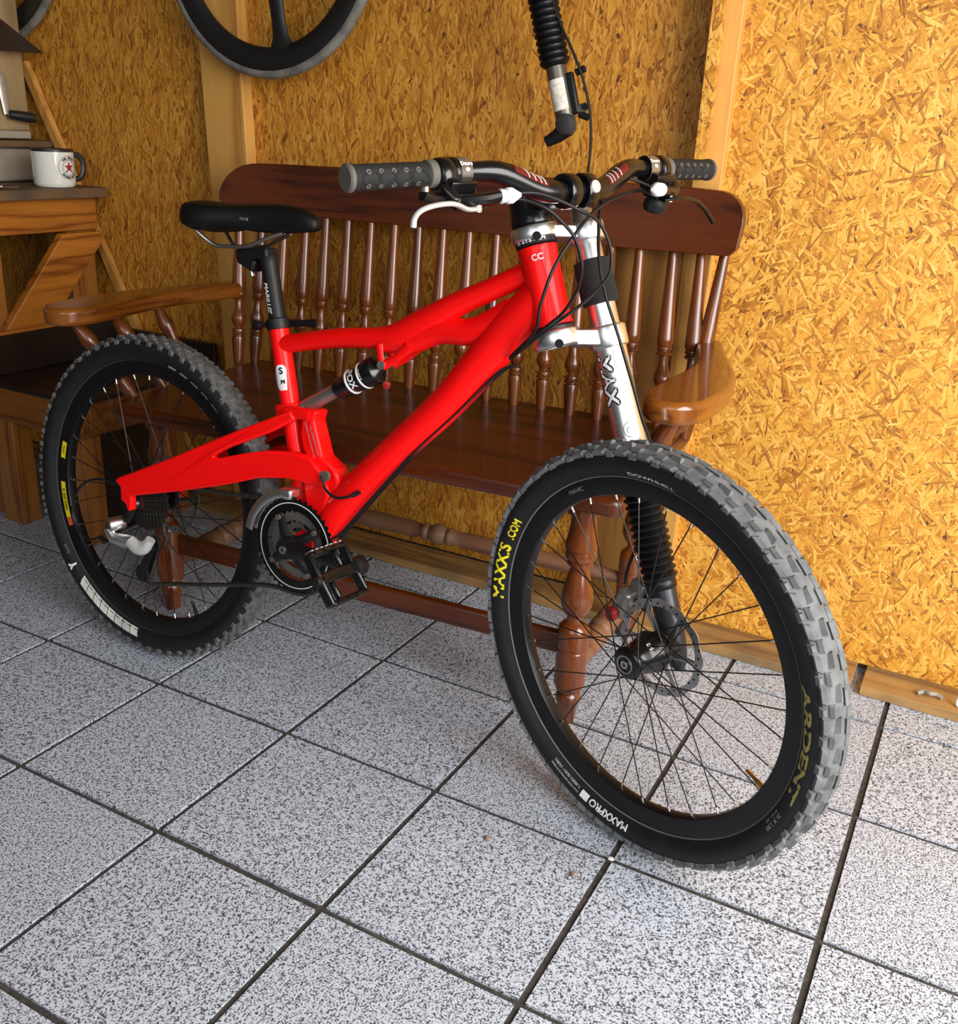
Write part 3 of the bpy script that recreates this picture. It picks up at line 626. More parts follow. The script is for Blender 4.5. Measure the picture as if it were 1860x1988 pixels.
# ---- frame --------------------------------------------------------------------
def tube2(mb, pts, n=20, y=0):
    """pts: (x, z, half height in plane, half width along y)"""
    return mb.tube([(p[0], y, p[1]) for p in pts], [p[2] for p in pts], n, r2=[p[3] for p in pts], up=(0, 1, 0))
def tube2s(mb, pts, n=20, y=0, k=5):
    Q = smoothpath([(p[0], p[1], 0) for p in pts], k); R = smoothpath([(p[2], p[3], 0) for p in pts], k)
    return tube2(mb, [(q.x, q.y, r.x, r.y) for q, r in zip(Q, R)], n, y)
fm = MB()
# down tube
tube2s(fm, [(.842, .862, .030, .026), (.800, .812, .033, .027), (.752, .747, .0325, .028), (.690, .668, .0300, .028), (.600, .573, .0285, .028), (.534, .500, .0290, .029), (.485, .440, .0315, .030), (.452, .392, .030, .031)], 24)
# top tube and its upper branch
tube2s(fm, [(.335, .7145, .0165, .016), (.450, .7415, .0170, .017), (.545, .7555, .0185, .018), (.590, .7660, .0250, .019), (.635, .7920, .0255, .019), (.690, .8280, .0200, .019), (.750, .8590, .0180, .019), (.815, .8930, .0180, .018)], 22)
# lower branch
tube2s(fm, [(.560, .7500, .018, .015), (.610, .7620, .0240, .016), (.665, .7850, .0225, .017), (.720, .7895, .0215, .018), (.760, .8060, .0240, .018), (.800, .8300, .027, .018)], 22)
# seat tube
tube2(fm, [(.3205, .7430, .0178, .0178), (.3795, .5145, .0175, .0175), (.408, .402, .0190, .022)], 24)
# bottom bracket shell + gusset
fm.lathe([(.0215, -.036), (.0215, .036)], (.430, 0, .366), (0, 1, 0), 28)
frame = fm.build('frame', RED, bike, smooth=50)
ht = MB(); hd_ = SU
ht.lathe([(.0290, 0), (.0305, .003), (.0300, .012), (.0292, .02), (.0292, .105), (.0305, .114), (.0305, .1195)], SA + Vector((-.0010, 0, .0)), SU, 36); ht.build('head_tube', RED, frame, smooth=40)
gs = MB(); gs.prism([(.398, .430), (.442, .470), (.470, .455), (.500, .440), (.4935, .405), (.462, .368), (.440, .352), (.418, .362)], lambda x, z: (x, -.0225, z), lambda x, z: (x, .0225, z)); gs.build('gusset', RED, frame, bevel=.006, seg=3)
gs = MB(); gs.prism([(.408, .505), (.452, .505), (.478, .465), (.460, .395), (.432, .392)], lambda x, z: (x, -.027, z), lambda x, z: (x, .027, z)); gs.build('pivot_housing', RED, frame, bevel=.007, seg=3)
mp_ = MB()
for y in (-.0150, .0150):
    mp_.tube([(.556, y, .748), (.560, y, .730), (.565, y, .713)], [.0075, .0065, .0085], 10, r2=.0035, up=(0, 1, 0)); mp_.tube([(.618, y, .752), (.592, y, .728), (.567, y, .713)], [.010, .0075, .0085], 10, r2=.0035, up=(0, 1, 0))
mp_.build('shock_mount', RED, frame, smooth=45)
V, F = text_geo('CC', .013, .0003); P = []
for x, y in V:
    a = x / .0300 + .35; c = SA + SU * (.098 + y); u1_ = Vector((.934, 0, .357)); P.append(c + (Vector((0, -1, 0)) * cos(a) + u1_ * sin(a)) * .0305)
MB().add(P, F).build('head_tube_mark', WHT, frame, smooth=0)
V, F = text_geo('S', .03, .0012)
def on_st(V, x0z, sc=1):   # flat sticker wrapped on the seat tube, right-front side
    c = Vector(x0z); ax = Vector((.0585, 0, -.2245)).normalized(); P = []
    for x, y in V:
        a = x / .0178 + .12; P.append(c - ax * y + Vector((sin(a + .0) * .0183 * .97, -cos(a) * .0183, sin(a) * .0183 * .25)))
    return P
hexa = [(-.010, -.020), (-.004, -.026), (.012, -.026), (.013, .012), (.009, .020), (-.004, .020), (-.011, .010), (-.013, -.010)]
def fine(poly, n=6):
    xs = [p[0] for p in poly]; ys = [p[1] for p in poly]; return poly
SEATC = (.3205 + .0585 * .37, 0, .743 - .2285 * .37)
stv = MB()
cols_ = []
for k in range(9):
    x = -.013 + .026 * k / 8; ys_ = []
    for i in range(len(hexa)):
        (xa, ya), (xb, yb) = hexa[i], hexa[(i + 1) % len(hexa)]
        if (xa - x) * (xb - x) <= 0 and xa != xb: ys_.append(ya + (yb - ya) * (x - xa) / (xb - xa))
    cols_.append((x, min(ys_), max(ys_)))
VV = [(x, y) for x, a, b_ in cols_ for y in (a, b_)]; stv.add(on_st(VV, SEATC), [(2 * k, 2 * k + 2, 2 * k + 3, 2 * k + 1) for k in range(8)]); stv.build('sticker', WHT, frame, smooth=60)
V, F = text_geo('S', .016, .0006); Pm = on_st([(x + .003, y + .004) for x, y in V], SEATC); MB().add([(p[0] + .0002, p[1] - .0006, p[2]) for p in Pm], F).build('sticker_letter', BLK2, frame, smooth=0)
V, F = text_geo('M', .010, .0006); Pm = on_st([(x + .004, y - .014) for x, y in V], SEATC); MB().add([(p[0] + .0002, p[1] - .0006, p[2]) for p in Pm], F).build('sticker_letter', BLK2, frame, smooth=0)

# ---- swing arm ---------------------------------------------------------------------
def ysw(x):
    for (x0, y0), (x1, y1) in zip(((-.1, .073), (.0, .073), (.20, .068), (.30, .060), (.38, .040), (.42, .034), (.6, .034)), ((.0, .073), (.20, .068), (.30, .060), (.38, .040), (.42, .034), (.6, .034), (.7, .034))):
        if x0 <= x <= x1: return y0 + (y1 - y0) * (x - x0) / (x1 - x0)
    return .034
def dens(poly, step=.03):
    out = []
    for (a, b_), (c, d) in zip(poly, poly[1:] + poly[:1]):
        n = max(1, int(sqrt((c - a) ** 2 + (d - b_) ** 2) / step)); out += [(a + (c - a) * k / n, b_ + (d - b_) * k / n) for k in range(n)]
    return out
def smoothpoly(pts, k=4): return [(q.x, q.y) for q in smoothpath([(x, z, 0) for x, z in pts + [pts[0]]], k)[:-1]]
arm = [(-.034, .391), (-.020, .401), (.003, .411), (.13, .473), (.239, .530), (.331, .577), (.388, .606), (.398, .590), (.347, .558), (.266, .517), (.234, .498), (.226, .491), (.235, .489), (.293, .510), (.344, .5245), (.400, .531), (.435, .527), (.462, .505), (.468, .480), (.440, .478), (.388, .480), (.333, .471), (.269, .447), (.20, .424), (.131, .402), (.015, .368), (.015, .337), (.006, .333), (.000, .346), (-.015, .353), (-.017, .380)]
sw = MB()
for sg in (-1, 1):
    sw.prism(dens(arm, .05), lambda x, z: (x, sg * (ysw(x) - .016), z), lambda x, z: (x, sg * ysw(x), z))
swing = sw.build('swing_arm', RED, bike, bevel=.0045, seg=3, smooth=45)
yk = MB(); yk.prism([(.398, .612), (.432, .610), (.426, .592), (.450, .530), (.482, .513), (.491, .493), (.487, .470), (.462, .462), (.430, .500), (.404, .535), (.396, .560)], lambda x, z: (x, -.0195, z), lambda x, z: (x, .0195, z))
yk.build('yoke', RED, swing, bevel=.006, seg=3)
cl = MB(); cl.lathe([(.026, -.012), (.029, -.008), (.029, .008), (.026, .012)], (.3575, 0, .598), (.25, 0, -.97), 28); cl.build('collar', RED, swing, smooth=40)
MB().tube([(.37, -.0285, .598), (.40, -.030, .604), (.425, -.029, .602)], [.012, .012, .010], 10, r2=.006, up=(0, 1, 0)).build('yoke_web', RED, swing)
for i, wd in enumerate(('FULL SUSPENSION SYSTEM', 'DESIGNED FOR MOUNTAIN USE')):
    V, F = text_geo(wd, .0052, .0001); P = []
    ax = Vector((.035, 0, -.085)).normalized(); pr_ = Vector((.085, 0, .035)).normalized()
    for x, y in V: P.append(Vector((.430 - i * .010, -.0202, .556)) + ax * x * .9 + pr_ * y)
    MB().add(P, F).build('frame_lettering', WHT, swing, smooth=0)
MB().lathe([(.0, 0), (.010, 0), (.010, .006), (.0, .006)], (.472, -.037, .502), (0, 1, 0), 20).build('pivot_bolt', GREY, swing)
MB().lathe([(.0, 0), (.0105, 0), (.0105, .03), (.0, .03)], (.444, -.040, .405), (0, 1, 0), 20).build('pivot_cap', BLK2, swing)

# ---- shock ---------------------------------------------------------------------------
sa, sb_ = Vector((.384, 0, .605)), Vector((.566, 0, .715)); sd_ = (sb_ - sa); sl = sd_.length
shock = MB().lathe([(.006, .0), (.0125, .006), (.0130, .010), (.0130, .100)], sa, sd_, 24).build('rear_shock', GREY, bike, smooth=40)
MB().lathe([(.0150, .092), (.0185, .095), (.0190, .100), (.0185, .106), (.0195, .110), (.0215, .150), (.0245, .170), (.0250, .182), (.0235, .188), (.0150, .193), (.008, .205)], sa, sd_, 30).build('shock_body', BLK, shock, smooth=40)
for h in (.1285, .1580):
    MB().lathe([(.0222 + (h - .128) * .06, h), (.0228 + (h - .128) * .06, h + .0006), (.0228 + (h - .128) * .06, h + .0030), (.0222 + (h - .128) * .06, h + .0036)], sa, sd_, 30, closed=False).build('shock_band', WHT, shock)
sdn = sd_.normalized(); perp = Vector((-sdn.z, 0, sdn.x))
def on_shock(V, h, r, a0):
    return [sa + sdn * (h + y) + (perp * sin(a0 - x / r) + Vector((0, -1, 0)) * cos(a0 - x / r)) * (r + .0007) for x, y in V]
V, F = text_geo('FOX', .0170, .0006); MB().add(on_shock([(x, y) for x, y in V], .1375, .0222, .05), F).build('shock_lettering', WHT, shock, smooth=0)
V, F = text_geo('FLOAT R', .0050, .0002); MB().add(on_shock(V, .1640, .0246, .05), F).build('shock_lettering', WHT, shock, smooth=0)
MB().lathe([(0, 0), (.0075, .0), (.0075, .042), (0, .042)], (.384, -.021, .605), (0, 1, 0), 20).build('shock_bolt', ALU, shock); MB().lathe([(0, 0), (.0075, .0), (.0075, .042), (0, .042)], (.566, -.021, .714), (0, 1, 0), 20).build('shock_bolt', ALU, shock)
MB().lathe([(0, 0), (.0060, .001), (.0065, .010), (0, .012)], (.577, -.012, .683), (.4, -.8, -.1), 16).build('rebound_knob', REDK, shock)

# ---- seat post, clamp, saddle ----------------------------------------------------------
post = MB().lathe([(.0158, 0), (.0158, .155), (.0163, .158), (.0163, .17), (.012, .178)], (.3205 + .0117, 0, .698), (-.252, 0, .968), 28).build('seat_post', BLK2, bike, smooth=40)
V, F = text_geo('MARILUZ', .0125, .0004); pd = Vector((-.252, 0, .968)); P = []
for x, y in V:
    a = (y - .004) / .0158 - .10; c = Vector((.3322, 0, .698)) + pd * (.098 - x * 1.05); P.append(c + Vector((sin(a) * .0165, -cos(a) * .0165, 0)))
MB().add(P, F).build('post_lettering', WHT, post, smooth=0)
hd2 = MB(); hd2.box((.262, 0, .866), (.075, .034, .020), Matrix.Rotation(rad(-8), 3, 'Y')); hd2.box((.248, 0, .851), (.042, .030, .022), Matrix.Rotation(rad(20), 3, 'Y')); hd2.build('seat_clamp', BLK2, post, bevel=.005, seg=3)
MB().tube([(.250, 0, .838), (.2535, 0, .826)], .0045, 12).build('clamp_bolt', SILV, post)
col = MB().lathe([(.0195, -.010), (.0215, -.009), (.0215, .008), (.0185, .010)], (.3185, 0, .749), (-.252, 0, .968), 28).build('seat_collar', BLK2, bike, smooth=40)
MB().tube([(.300, .030, .745), (.300, -.036, .745)], .0048, 10).build('skewer', BLK2, col); MB().lathe([(.009, 0), (.009, .012), (.004, .014)], (.300, -.028, .745), (0, -1, 0), 16).build('skewer_nut', BLK, col)
MB().tube([(.300, .030, .746), (.312, .040, .748), (.345, .042, .752), (.368, .040, .755), (.376, .039, .756)], [.006, .007, .006, .008, .004], 10, r2=[.006, .005, .004, .004, .003], up=(0, 1, 0)).build('quick_release_lever', BLK2, col)
sdl = MB(); ST = [  # x, half width, top z, crown bulge, skirt drop, tuck
    (.112, .030, .940, .004, .022), (.118, .050, .946, .006, .034), (.132, .066, .949, .007, .046), (.155, .071, .950, .008, .050), (.185, .065, .949, .008, .044), (.215, .050, .9485, .008, .034), (.250, .036, .951, .008, .040), (.285, .028, .955, .007, .044), (.320, .0235, .957, .006, .046), (.355, .0215, .956, .006, .040), (.380, .0195, .951, .006, .032), (.396, .0160, .943, .005, .022), (.403, .009, .935, .003, .012)]
nsec = 17; vsx = []
for (x, w_, zt, cb, dr) in ST:
    for k in range(nsec):
        t = -1 + 2 * k / (nsec - 1); s_ = abs(t)
        if s_ < .62: y = t / .62 * w_ * .86; z = zt - cb * (s_ / .62) ** 2
        else:
            u_ = (s_ - .62) / .38; y = (1 if t > 0 else -1) * (w_ * .86 + w_ * .14 * sin(min(1, u_ * 1.4) * pi / 2) - .006 * max(0, u_ - .6)); z = zt - cb - dr * u_ ** 1.3
        vsx.append((x, y, z))
fsx = []
for i in range(len(ST) - 1):
    for k in range(nsec - 1): fsx.append((i * nsec + k, i * nsec + k + 1, (i + 1) * nsec + k + 1, (i + 1) * nsec + k))
for i in range(len(ST) - 1): fsx.append((i * nsec, (i + 1) * nsec, (i + 1) * nsec + nsec - 1, i * nsec + nsec - 1))
fsx += [tuple(range(nsec)), tuple((len(ST) - 1) * nsec + k for k in range(nsec - 1, -1, -1))]
sdl.add(vsx, fsx); saddle = sdl.build('saddle', plain('black_leather', (.0035, .0035, .0035), .5, spec=.3, bump=.15, nscale=500), bike, smooth=60)
sm_ = saddle.modifiers.new('sub', 'SUBSURF'); sm_.levels = 1; sm_.render_levels = 1
for sg in (-1, 1):
    MB().tube(smoothpath([(.140, sg * .038, .905), (.152, sg * .036, .893), (.182, sg * .025, .874), (.215, sg * .0215, .874), (.262, sg * .0215, .880), (.300, sg * .018, .896), (.330, sg * .010, .908)], 4), .0036, 10).build('saddle_rail', ALU2, saddle)
MB().box((.262, -.0362, .925), (.02, .001, .0055)).build('saddle_tag', GREY, saddle, bevel=.0004)
# ---- one-legged fork (built unsteered, turned with the wheel) -----------------------------
LY = .070; LD = Vector((.3727, 0, -.928)).normalized()
def leg_at(z): t = (z - .918) / -.928; return Vector((.872 + .3727 * t, LY, z))
def legl(mb, prof, n=32):   # profile as (r, z) down the leg
    a = leg_at(prof[0][1]); return mb.lathe([(r, (z - prof[0][1]) / LD.z) for r, z in prof], a, LD, n)
fork = legl(MB(), [(.0215, .860), (.0222, .850), (.0222, .822), (.0250, .812), (.0250, .640), (.0262, .636), (.0262, .628), (.0235, .622)]).build('fork', ALU, bike, smooth=40, basis=STEER)
legl(MB(), [(.002, .998), (.010, .997), (.0165, .990), (.0170, .976), (.0190, .972), (.0190, .960), (.0200, .957), (.0200, .856)]).build('upper_tube', ALU, fork, smooth=35)
fo = MB(); legl(fo, [(.0225, .914), (.0280, .912), (.0290, .900), (.0285, .875), (.0290, .860), (.0275, .852), (.0225, .850)], 28); fo.build('foam_sleeve', plain('black_foam', (.006, .006, .006), .95, bump=.6, nscale=220), fork, smooth=50)
bp_ = [(.0250, .628)]
nb = 17
for k in range(nb):
    z0 = .624 - k * (.624 - .444) / nb; dz = (.624 - .444) / nb; R1 = .0315 - .0030 * k / nb
    bp_ += [(R1 - .006, z0), (R1 - .0015, z0 - dz * .28), (R1, z0 - dz * .5), (R1 - .0015, z0 - dz * .72)]
bp_ += [(.0235, .443), (.0245, .440), (.0245, .432), (.022, .430)]
legl(MB(), bp_, 36).build('rubber_boot', plain('black_boot_rubber', (.004, .004, .0045), .40, spec=.4), fork, smooth=50)
ll = legl(MB(), [(.0205, .436), (.0215, .430), (.0215, .380), (.0200, .350), (.0150, .318), (.008, .306)]).build('lower_leg', plain('dark_grey_anodised', (.035, .037, .042), .35, .6), fork, smooth=45)
MB().lathe([(.012, 0), (.016, -.006), (.014, -.030), (.012, -.040)], leg_at(.352) + Vector((.012, -.01, -.004)), (0, 1, 0), 24).build('axle', BLK, ll)
# clamps
def clamp(z, name, h):
    cax = SA + SU * ((z - SA.z) / SU.z); lp = leg_at(z); mb = MB(); d = (lp - cax)
    mb.lathe([(.024, -h / 2), (.0345, -h / 2), (.036, -h / 2 + .003), (.036, h / 2 - .003), (.0345, h / 2), (.024, h / 2)], cax, SU, 32, closed=True)
    mb.lathe([(.019, -h / 2 - .002), (.0285, -h / 2 - .002), (.030, -h / 2 + .002), (.030, h / 2 + .002), (.0285, h / 2 + .006), (.019, h / 2 + .006)], lp, -LD, 32, closed=True)
    n = d.cross(SU).normalized(); P = []
    for t, wd in ((.28, .026), (.80, .021)):
        c = cax + d * t
        for sn, su in ((-1, -1), (1, -1), (1, 1), (-1, 1)): P.append(c + n * (sn * wd) + SU * (su * (h / 2 - .001)))
    mb.add(P, [(0, 1, 2, 3), (4, 7, 6, 5), (0, 4, 5, 1), (1, 5, 6, 2), (2, 6, 7, 3), (3, 7, 4, 0)])
    o = mb.build(name, ALU, fork, smooth=35, bevel=.002); 
    q = cax + d.normalized() * .034 - n * .0 
    MB().lathe([(0, 0), (.0065, 0), (.0065, .004), (0, .004)], cax + Vector((.030, -.024, .002)), (.55, -.83, 0), 16).build('clamp_bolt', BLK2, fork)
    return o
clamp(.951, 'upper_clamp', .021); clamp(.801, 'lower_clamp', .026)
# steerer crown parts
cx_ = lambda z: SA + SU * ((z - SA.z) / SU.z)
sr = MB().lathe([(.0300, 0), (.0322, .002), (.0322, .0125), (.0300, .0145)], cx_(.9335), SU, 36).build('headset_spacer', BLK2, fork, smooth=35)
V, F = text_geo('SI SYSTEM', .0078, .0004); u2 = Vector((0, -1, 0)); u1 = SU.cross(u2).normalized(); P = []
for x, y in V:
    a = (x * 1.45) / .0325 + .50; P.append(cx_(.9335) + SU * (.0045 + y) + (u2 * cos(a) - u1 * sin(a) * -1) * .0327)
MB().add(P, F).build('spacer_lettering', WHT, fork, smooth=0)
MB().lathe([(.0295, 0), (.0312, .002), (.0312, .010), (.0295, .012)], cx_(.8135) - SU * .006, SU, 36).build('lower_headset_ring', BLK2, fork, smooth=35)
# decals on the leg
ex = Vector((0, -1, 0)); ez = LD.cross(ex).normalized()
def on_leg(V, z, r, a0):   # text reading down the leg
    c = leg_at(z); return [c + LD * x + (ex * cos(a0 - y / r) + ez * sin(a0 - y / r)) * r for x, y in V]
V, F = text_geo('MAX', .030, .0030); MB().add(on_leg([(x * 1.2, y - .010) for x, y in V], .742, .02535, -.16), F).build('decal_outline', BLK2, fork, smooth=0)  # black printed outline behind the white letters
V, F = text_geo('MAX', .030, .0008); MB().add(on_leg([(x * 1.2, y - .010) for x, y in V], .742, .02575, -.16), F).build('decal', WHT, fork, smooth=0)
V, F = ring2(.0085, .0098); MB().add(on_leg([(x * 1.25, y) for x, y in V], .668, .0254, -.85), F).build('decal_ring', GREY, fork, smooth=0)
V, F = text_geo('C', .014, .0002); MB().add(on_leg([(x, y - .005) for x, y in V], .668, .0254, -.85), F).build('decal_letter', GREY, fork, smooth=0)

# ---- front brake ---------------------------------------------------------------------------
cal = MB(); cal.box((1.014, .046, .392), (.026, .030, .052), Matrix.Rotation(rad(18), 3, 'Y')); cal.box((1.030, .062, .418), (.030, .022, .030), Matrix.Rotation(rad(18), 3, 'Y')); caliper = cal.build('front_caliper', GREY, bike, bevel=.006, seg=3, basis=STEER)
MB().lathe([(.0115, 0), (.0125, .002), (.0125, .007), (.0095, .0095), (0, .010)], (1.006, .030, .373), (-.15, -1, .1), 24).build('pad_dial', REDK, caliper)
MB().box((1.042, .066, .412), (.034, .014, .058), Matrix.Rotation(rad(20), 3, 'Y')).build('caliper_bracket', BLK2, caliper, bevel=.004)
MB().tube(smoothpath([(1.008, .052, .420), (1.006, .056, .440), (1.012, .062, .475), (1.022, .078, .53), (1.010, .098, .60), (.985, .100, .66)], 4), .0028, 8).build('caliper_hose', BLK2, caliper)

# ---- stem and handlebar ---------------------------------------------------------------------
sp0 = cx_(.962)
stm = MB(); stm.lathe([(.0320, 0), (.0330, .003), (.0325, .012), (.0300, .030), (.0285, .050), (.0290, .054), (.026, .060), (.010, .062)], sp0, SU, 32)
top = cx_(.995); stm.tube([top + Vector((.0, 0, .002)), top + Vector((.035, 0, .010)), Vector((.872, 0, 1.013)), Vector((.886, 0, 1.016))], [.026, .022, .021, .022], 20, r2=[.024, .020, .024, .026], up=(0, 1, 0))
stem = stm.build('stem', BLK, bike, smooth=45, basis=STEER)
for y in (-.0175, .0175):
    MB().lathe([(.0165, -.0105), (.0235, -.0105), (.0248, -.008), (.0248, .008), (.0235, .0105), (.0165, .0105)], (.899, y, 1.018), (0, 1, 0), 28, closed=True).build('bar_clamp', BLK, stem, smooth=40)
    if y > 0: MB().lathe([(0, 0), (.0085, 0), (.0092, -.001), (.0092, -.008), (0, -.008)], (.9235, y, 1.026), (1, 0, .35), 18).build('clamp_screw', SILP, stem)
barp = [(.858, -.355, 1.040), (.863, -.25, 1.043), (.8705, -.165, 1.0455), (.880, -.125, 1.043), (.892, -.075, 1.024), (.898, -.045, 1.018), (.899, 0, 1.018), (.898, .045, 1.018), (.892, .075, 1.024), (.880, .125, 1.043), (.8705, .165, 1.0455), (.863, .25, 1.043), (.858, .355, 1.040)]
bpth = smoothpath(barp, 5); rbar = [.0118 + .0040 * max(0, min(1, (.19 - abs(p.y)) / .08)) for p in bpth]
hbar = MB().tube(bpth, rbar, 20).build('handlebar', BLK, bike, smooth=50, basis=STEER)
for sg in (-1, 1):   # printed panel on each rise
    pts = [p for p in bpth if .060 < p.y * sg < .125]
    V = []; F = []
    for i, p in enumerate(pts):
        for k in range(5):
            a = rad(20 + 22 * k); V.append(p + Vector((cos(a) * .0163, 0, sin(a) * .0163)))
    for i in range(len(pts) - 1):
        for k in range(4): F.append((i * 5 + k, i * 5 + k + 1, (i + 1) * 5 + k + 1, (i + 1) * 5 + k))
    MB().add(V, F).build('bar_print', plain('dark_red_print', (.12, .008, .008), .4), hbar, smooth=60)
    for j in range(4):
        pp = bpth[[i for i, p in enumerate(bpth) if p.y * sg > .066 + j * .006][0 if sg > 0 else -1]]
        MB().tube([pp + Vector((cos(a) * .0166, 0, sin(a) * .0166)) for a in (rad(25), rad(45), rad(65), rad(85))], .0011, 5).build('bar_stripe', CRM, hbar)
def grip(sg):
    a = Vector((.8575, sg * .362, 1.0398)); b = Vector((.8645, sg * .232, 1.0432)); d = b - a
    g = MB().lathe([(.010, -.001), (.0150, -.001), (.0170, .002), (.0172, .008), (.0162, .011), (.0160, .10), (.0158, .124)], a, d, 28).build('grip', GRIPM, hbar, smooth=40)
    MB().lathe([(.0152, -.0022), (.0174, .000), (.0176, .004), (.0166, .006), (.0140, -.0016)], a, d, 28, closed=False).build('grip_end_ring', GRIPP, hbar)
    MB().lathe([(.0160, .118), (.0180, .119), (.0180, .130), (.0160, .131)], a, d, 28, closed=True).build('grip_collar', GRIPP, hbar)
    dn = d.normalized(); e1_ = Vector((1, 0, 0)); e1_ = (e1_ - dn * e1_.dot(dn)).normalized(); e2_ = dn.cross(e1_) * (1 if sg < 0 else -1)
    dm = MB(); rm_ = MB()
    for k in range(5):
        for a_ in (38, -28, 160, -140):
            c = a + dn * (.024 + k * .0185); n_v = e1_ * cos(rad(a_)) + e2_ * sin(rad(a_)); dm.lathe([(.0016, 0), (.0032, 0), (.0036, .0008), (.0026, .0013), (.0016, .0010)], c + n_v * .0155, n_v, 10, closed=True)
    for k in range(4):   # raised arcs
        for s2 in (-1, 1):
            c0 = .028 + k * .0235
            pts = [a + dn * (c0 + .0095 * cos(t) * s2 + .004 * s2) + (e1_ * cos(rad(4) + .42 * sin(t)) + e2_ * sin(rad(4) + .42 * sin(t))) * .0162 for t in [-1.35 + .27 * q for q in range(11)]]
            rm_.tube(pts, .0013, 6)
    dm.build('grip_dots', GRIPP, hbar, smooth=30); rm_.build('grip_ridges', GRIPM, hbar)
for sg in (-1, 1): grip(sg)
SHIFT = plain('pewter_plate', (.28, .28, .27), .25, .8)
def lever(sg):
    y = lambda v: sg * v
    sh = MB(); sh.lathe([(.0125, -.013), (.0185, -.013), (.0195, -.010), (.0195, .010), (.0185, .013), (.0125, .013)], (.8665, y(.196), 1.0445), (0, 1, 0), 24, closed=True)
    sh.lathe([(.012, -.010), (.0215, -.010), (.0235, -.006), (.0225, .008), (.0185, .013), (.012, .013)], (.866, y(.219), 1.041), (0, sg, 0), 24, closed=True)
    sh.tube([(.884, y(.228), 1.030), (.896, y(.222), 1.014), (.904, y(.206), 1.008)], [.012, .013, .010], 10, r2=[.008, .009, .008], up=(0, 0, 1))
    sh.box((.880, y(.205), 1.026), (.032, .044, .030), Matrix.Rotation(rad(20), 3, 'Y')); sh.box((.893, y(.200), 1.010), (.030, .052, .016), Matrix.Rotation(rad(15), 3, 'Y'))
    o = sh.build('brake_shifter', BLK, bike, bevel=.006, seg=3, basis=STEER, smooth=40)
    pl = MB(); V = []; 
    for k in range(7):
        a = rad(-62 + 22 * k)
        for yy in (.1815, .2005): V.append((.8665 + cos(a) * .0202, y(yy), 1.0445 + sin(a) * .0202))
    pl.add(V, [(2 * k, 2 * k + 2, 2 * k + 3, 2 * k + 1) for k in range(6)]); pl.build('shifter_plate', SHIFT, o, smooth=60)
    V, F = text_geo('Deore', .0076, .0004); P = []
    for x, yy in V:
        a = rad(30) + yy / .0206; P.append((.8665 + cos(a) * .0207, y(.191) + x * 1.0, 1.0445 + sin(a) * .0207))
    MB().add(P, F).build('shifter_lettering', WHT, o, smooth=0)
    V, F = ring2(0, .0026, 14); P = [(.8665 + cos(rad(14) + yy / .0206) * .0207, y(.191) + x * 1.5, 1.0445 + sin(rad(14) + yy / .0206) * .0207) for x, yy in V]; MB().add(P, F).build('shifter_dot', WHT, o, smooth=0, weld=True)
    bd = MB(); bd.tube([(.895, y(.222), 1.012), (.908, y(.205), 1.012), (.916, y(.180), 1.014), (.922, y(.162), 1.018)], [.010, .012, .010, .009], 10, r2=[.008, .009, .009, .008], up=(0, 0, 1)); bd.build('lever_body', BLK, o)
    MB().lathe([(.008, 0), (.0100, .002), (.0082, .009), (.0105, .011), (.0105, .019), (.0065, .026), (.003, .032)], (.921, y(.166), 1.017), (.25, -sg * .95, .05), 16).build('barrel_adjuster', WHT, o)
    LP = [(.914, .196, 1.002), (.922, .222, 1.003), (.930, .250, 1.011), (.934, .280, 1.011), (.935, .305, 1.006), (.935, .316, .997), (.936, .319, .986)] if sg < 0 else [(.914, .180, 1.001), (.920, .205, 1.003), (.922, .230, 1.002), (.922, .255, .996), (.921, .278, .984), (.920, .296, .970), (.920, .304, .963)]
    MB().tube(smoothpath([(p[0], y(p[1]), p[2]) for p in LP], 4), [.0060] * 8 + [.0042] * 17, 12, r2=[.0034] * 25, up=(0, 0, 1)).build('lever_blade', SILP if sg < 0 else BLK, o, smooth=60)
    MB().lathe([(.006, -.006), (.006, .006)], (.913, y(.196), 1.004), (0, 0, 1), 14).build('lever_pivot', ALU2, o)
    if sg < 0: MB().tube([(.888, y(.236), 1.012), (.894, y(.262), 1.016), (.894, y(.272), 1.020)], [.006, .006, .008], 10).build('shift_trigger', BLK2, o); MB().lathe([(.0055, 0), (.0055, .006), (.003, .008)], (.894, y(-.0 + .268), 1.024), (0, 0, 1), 14).build('trigger_cap', SILV, o)
    else: MB().lathe([(.004, -.012), (.016, -.010), (.019, -.004), (.019, .004), (.014, .010), (.004, .012)], (.898, y(.182), .993), (.3, 0, 1), 24).build('shift_pod', BLK2, o)
    return o
lever(-1); lever(1)

# ---- drivetrain -------------------------------------------------------------------------------
BBX, BBZ = .427, .364
def ring_teeth(r, nt, y, inner, th=.0022, tooth=.0045):
    mb = MB(); n = nt * 4; vs_ = []
    for yy in (y - th / 2, y + th / 2):
        for kk in range(n):
            a = 2 * pi * kk / n; rr = r + (tooth if kk % 4 in (1, 2) else 0); vs_.append((BBX + rr * cos(a), yy, BBZ + rr * sin(a)))
        for kk in range(n):
            a = 2 * pi * kk / n; vs_.append((BBX + inner * cos(a), yy, BBZ + inner * sin(a)))
    fs_ = []
    for k in range(n):
        k2 = (k + 1) % n; fs_ += [(k, k2, n + k2, n + k), (2 * n + k, 3 * n + k, 3 * n + k2, 2 * n + k2), (k, 2 * n + k, 2 * n + k2, k2), (n + k, n + k2, 3 * n + k2, 3 * n + k)]
    mb.add(vs_, fs_); return mb
crk = MB()
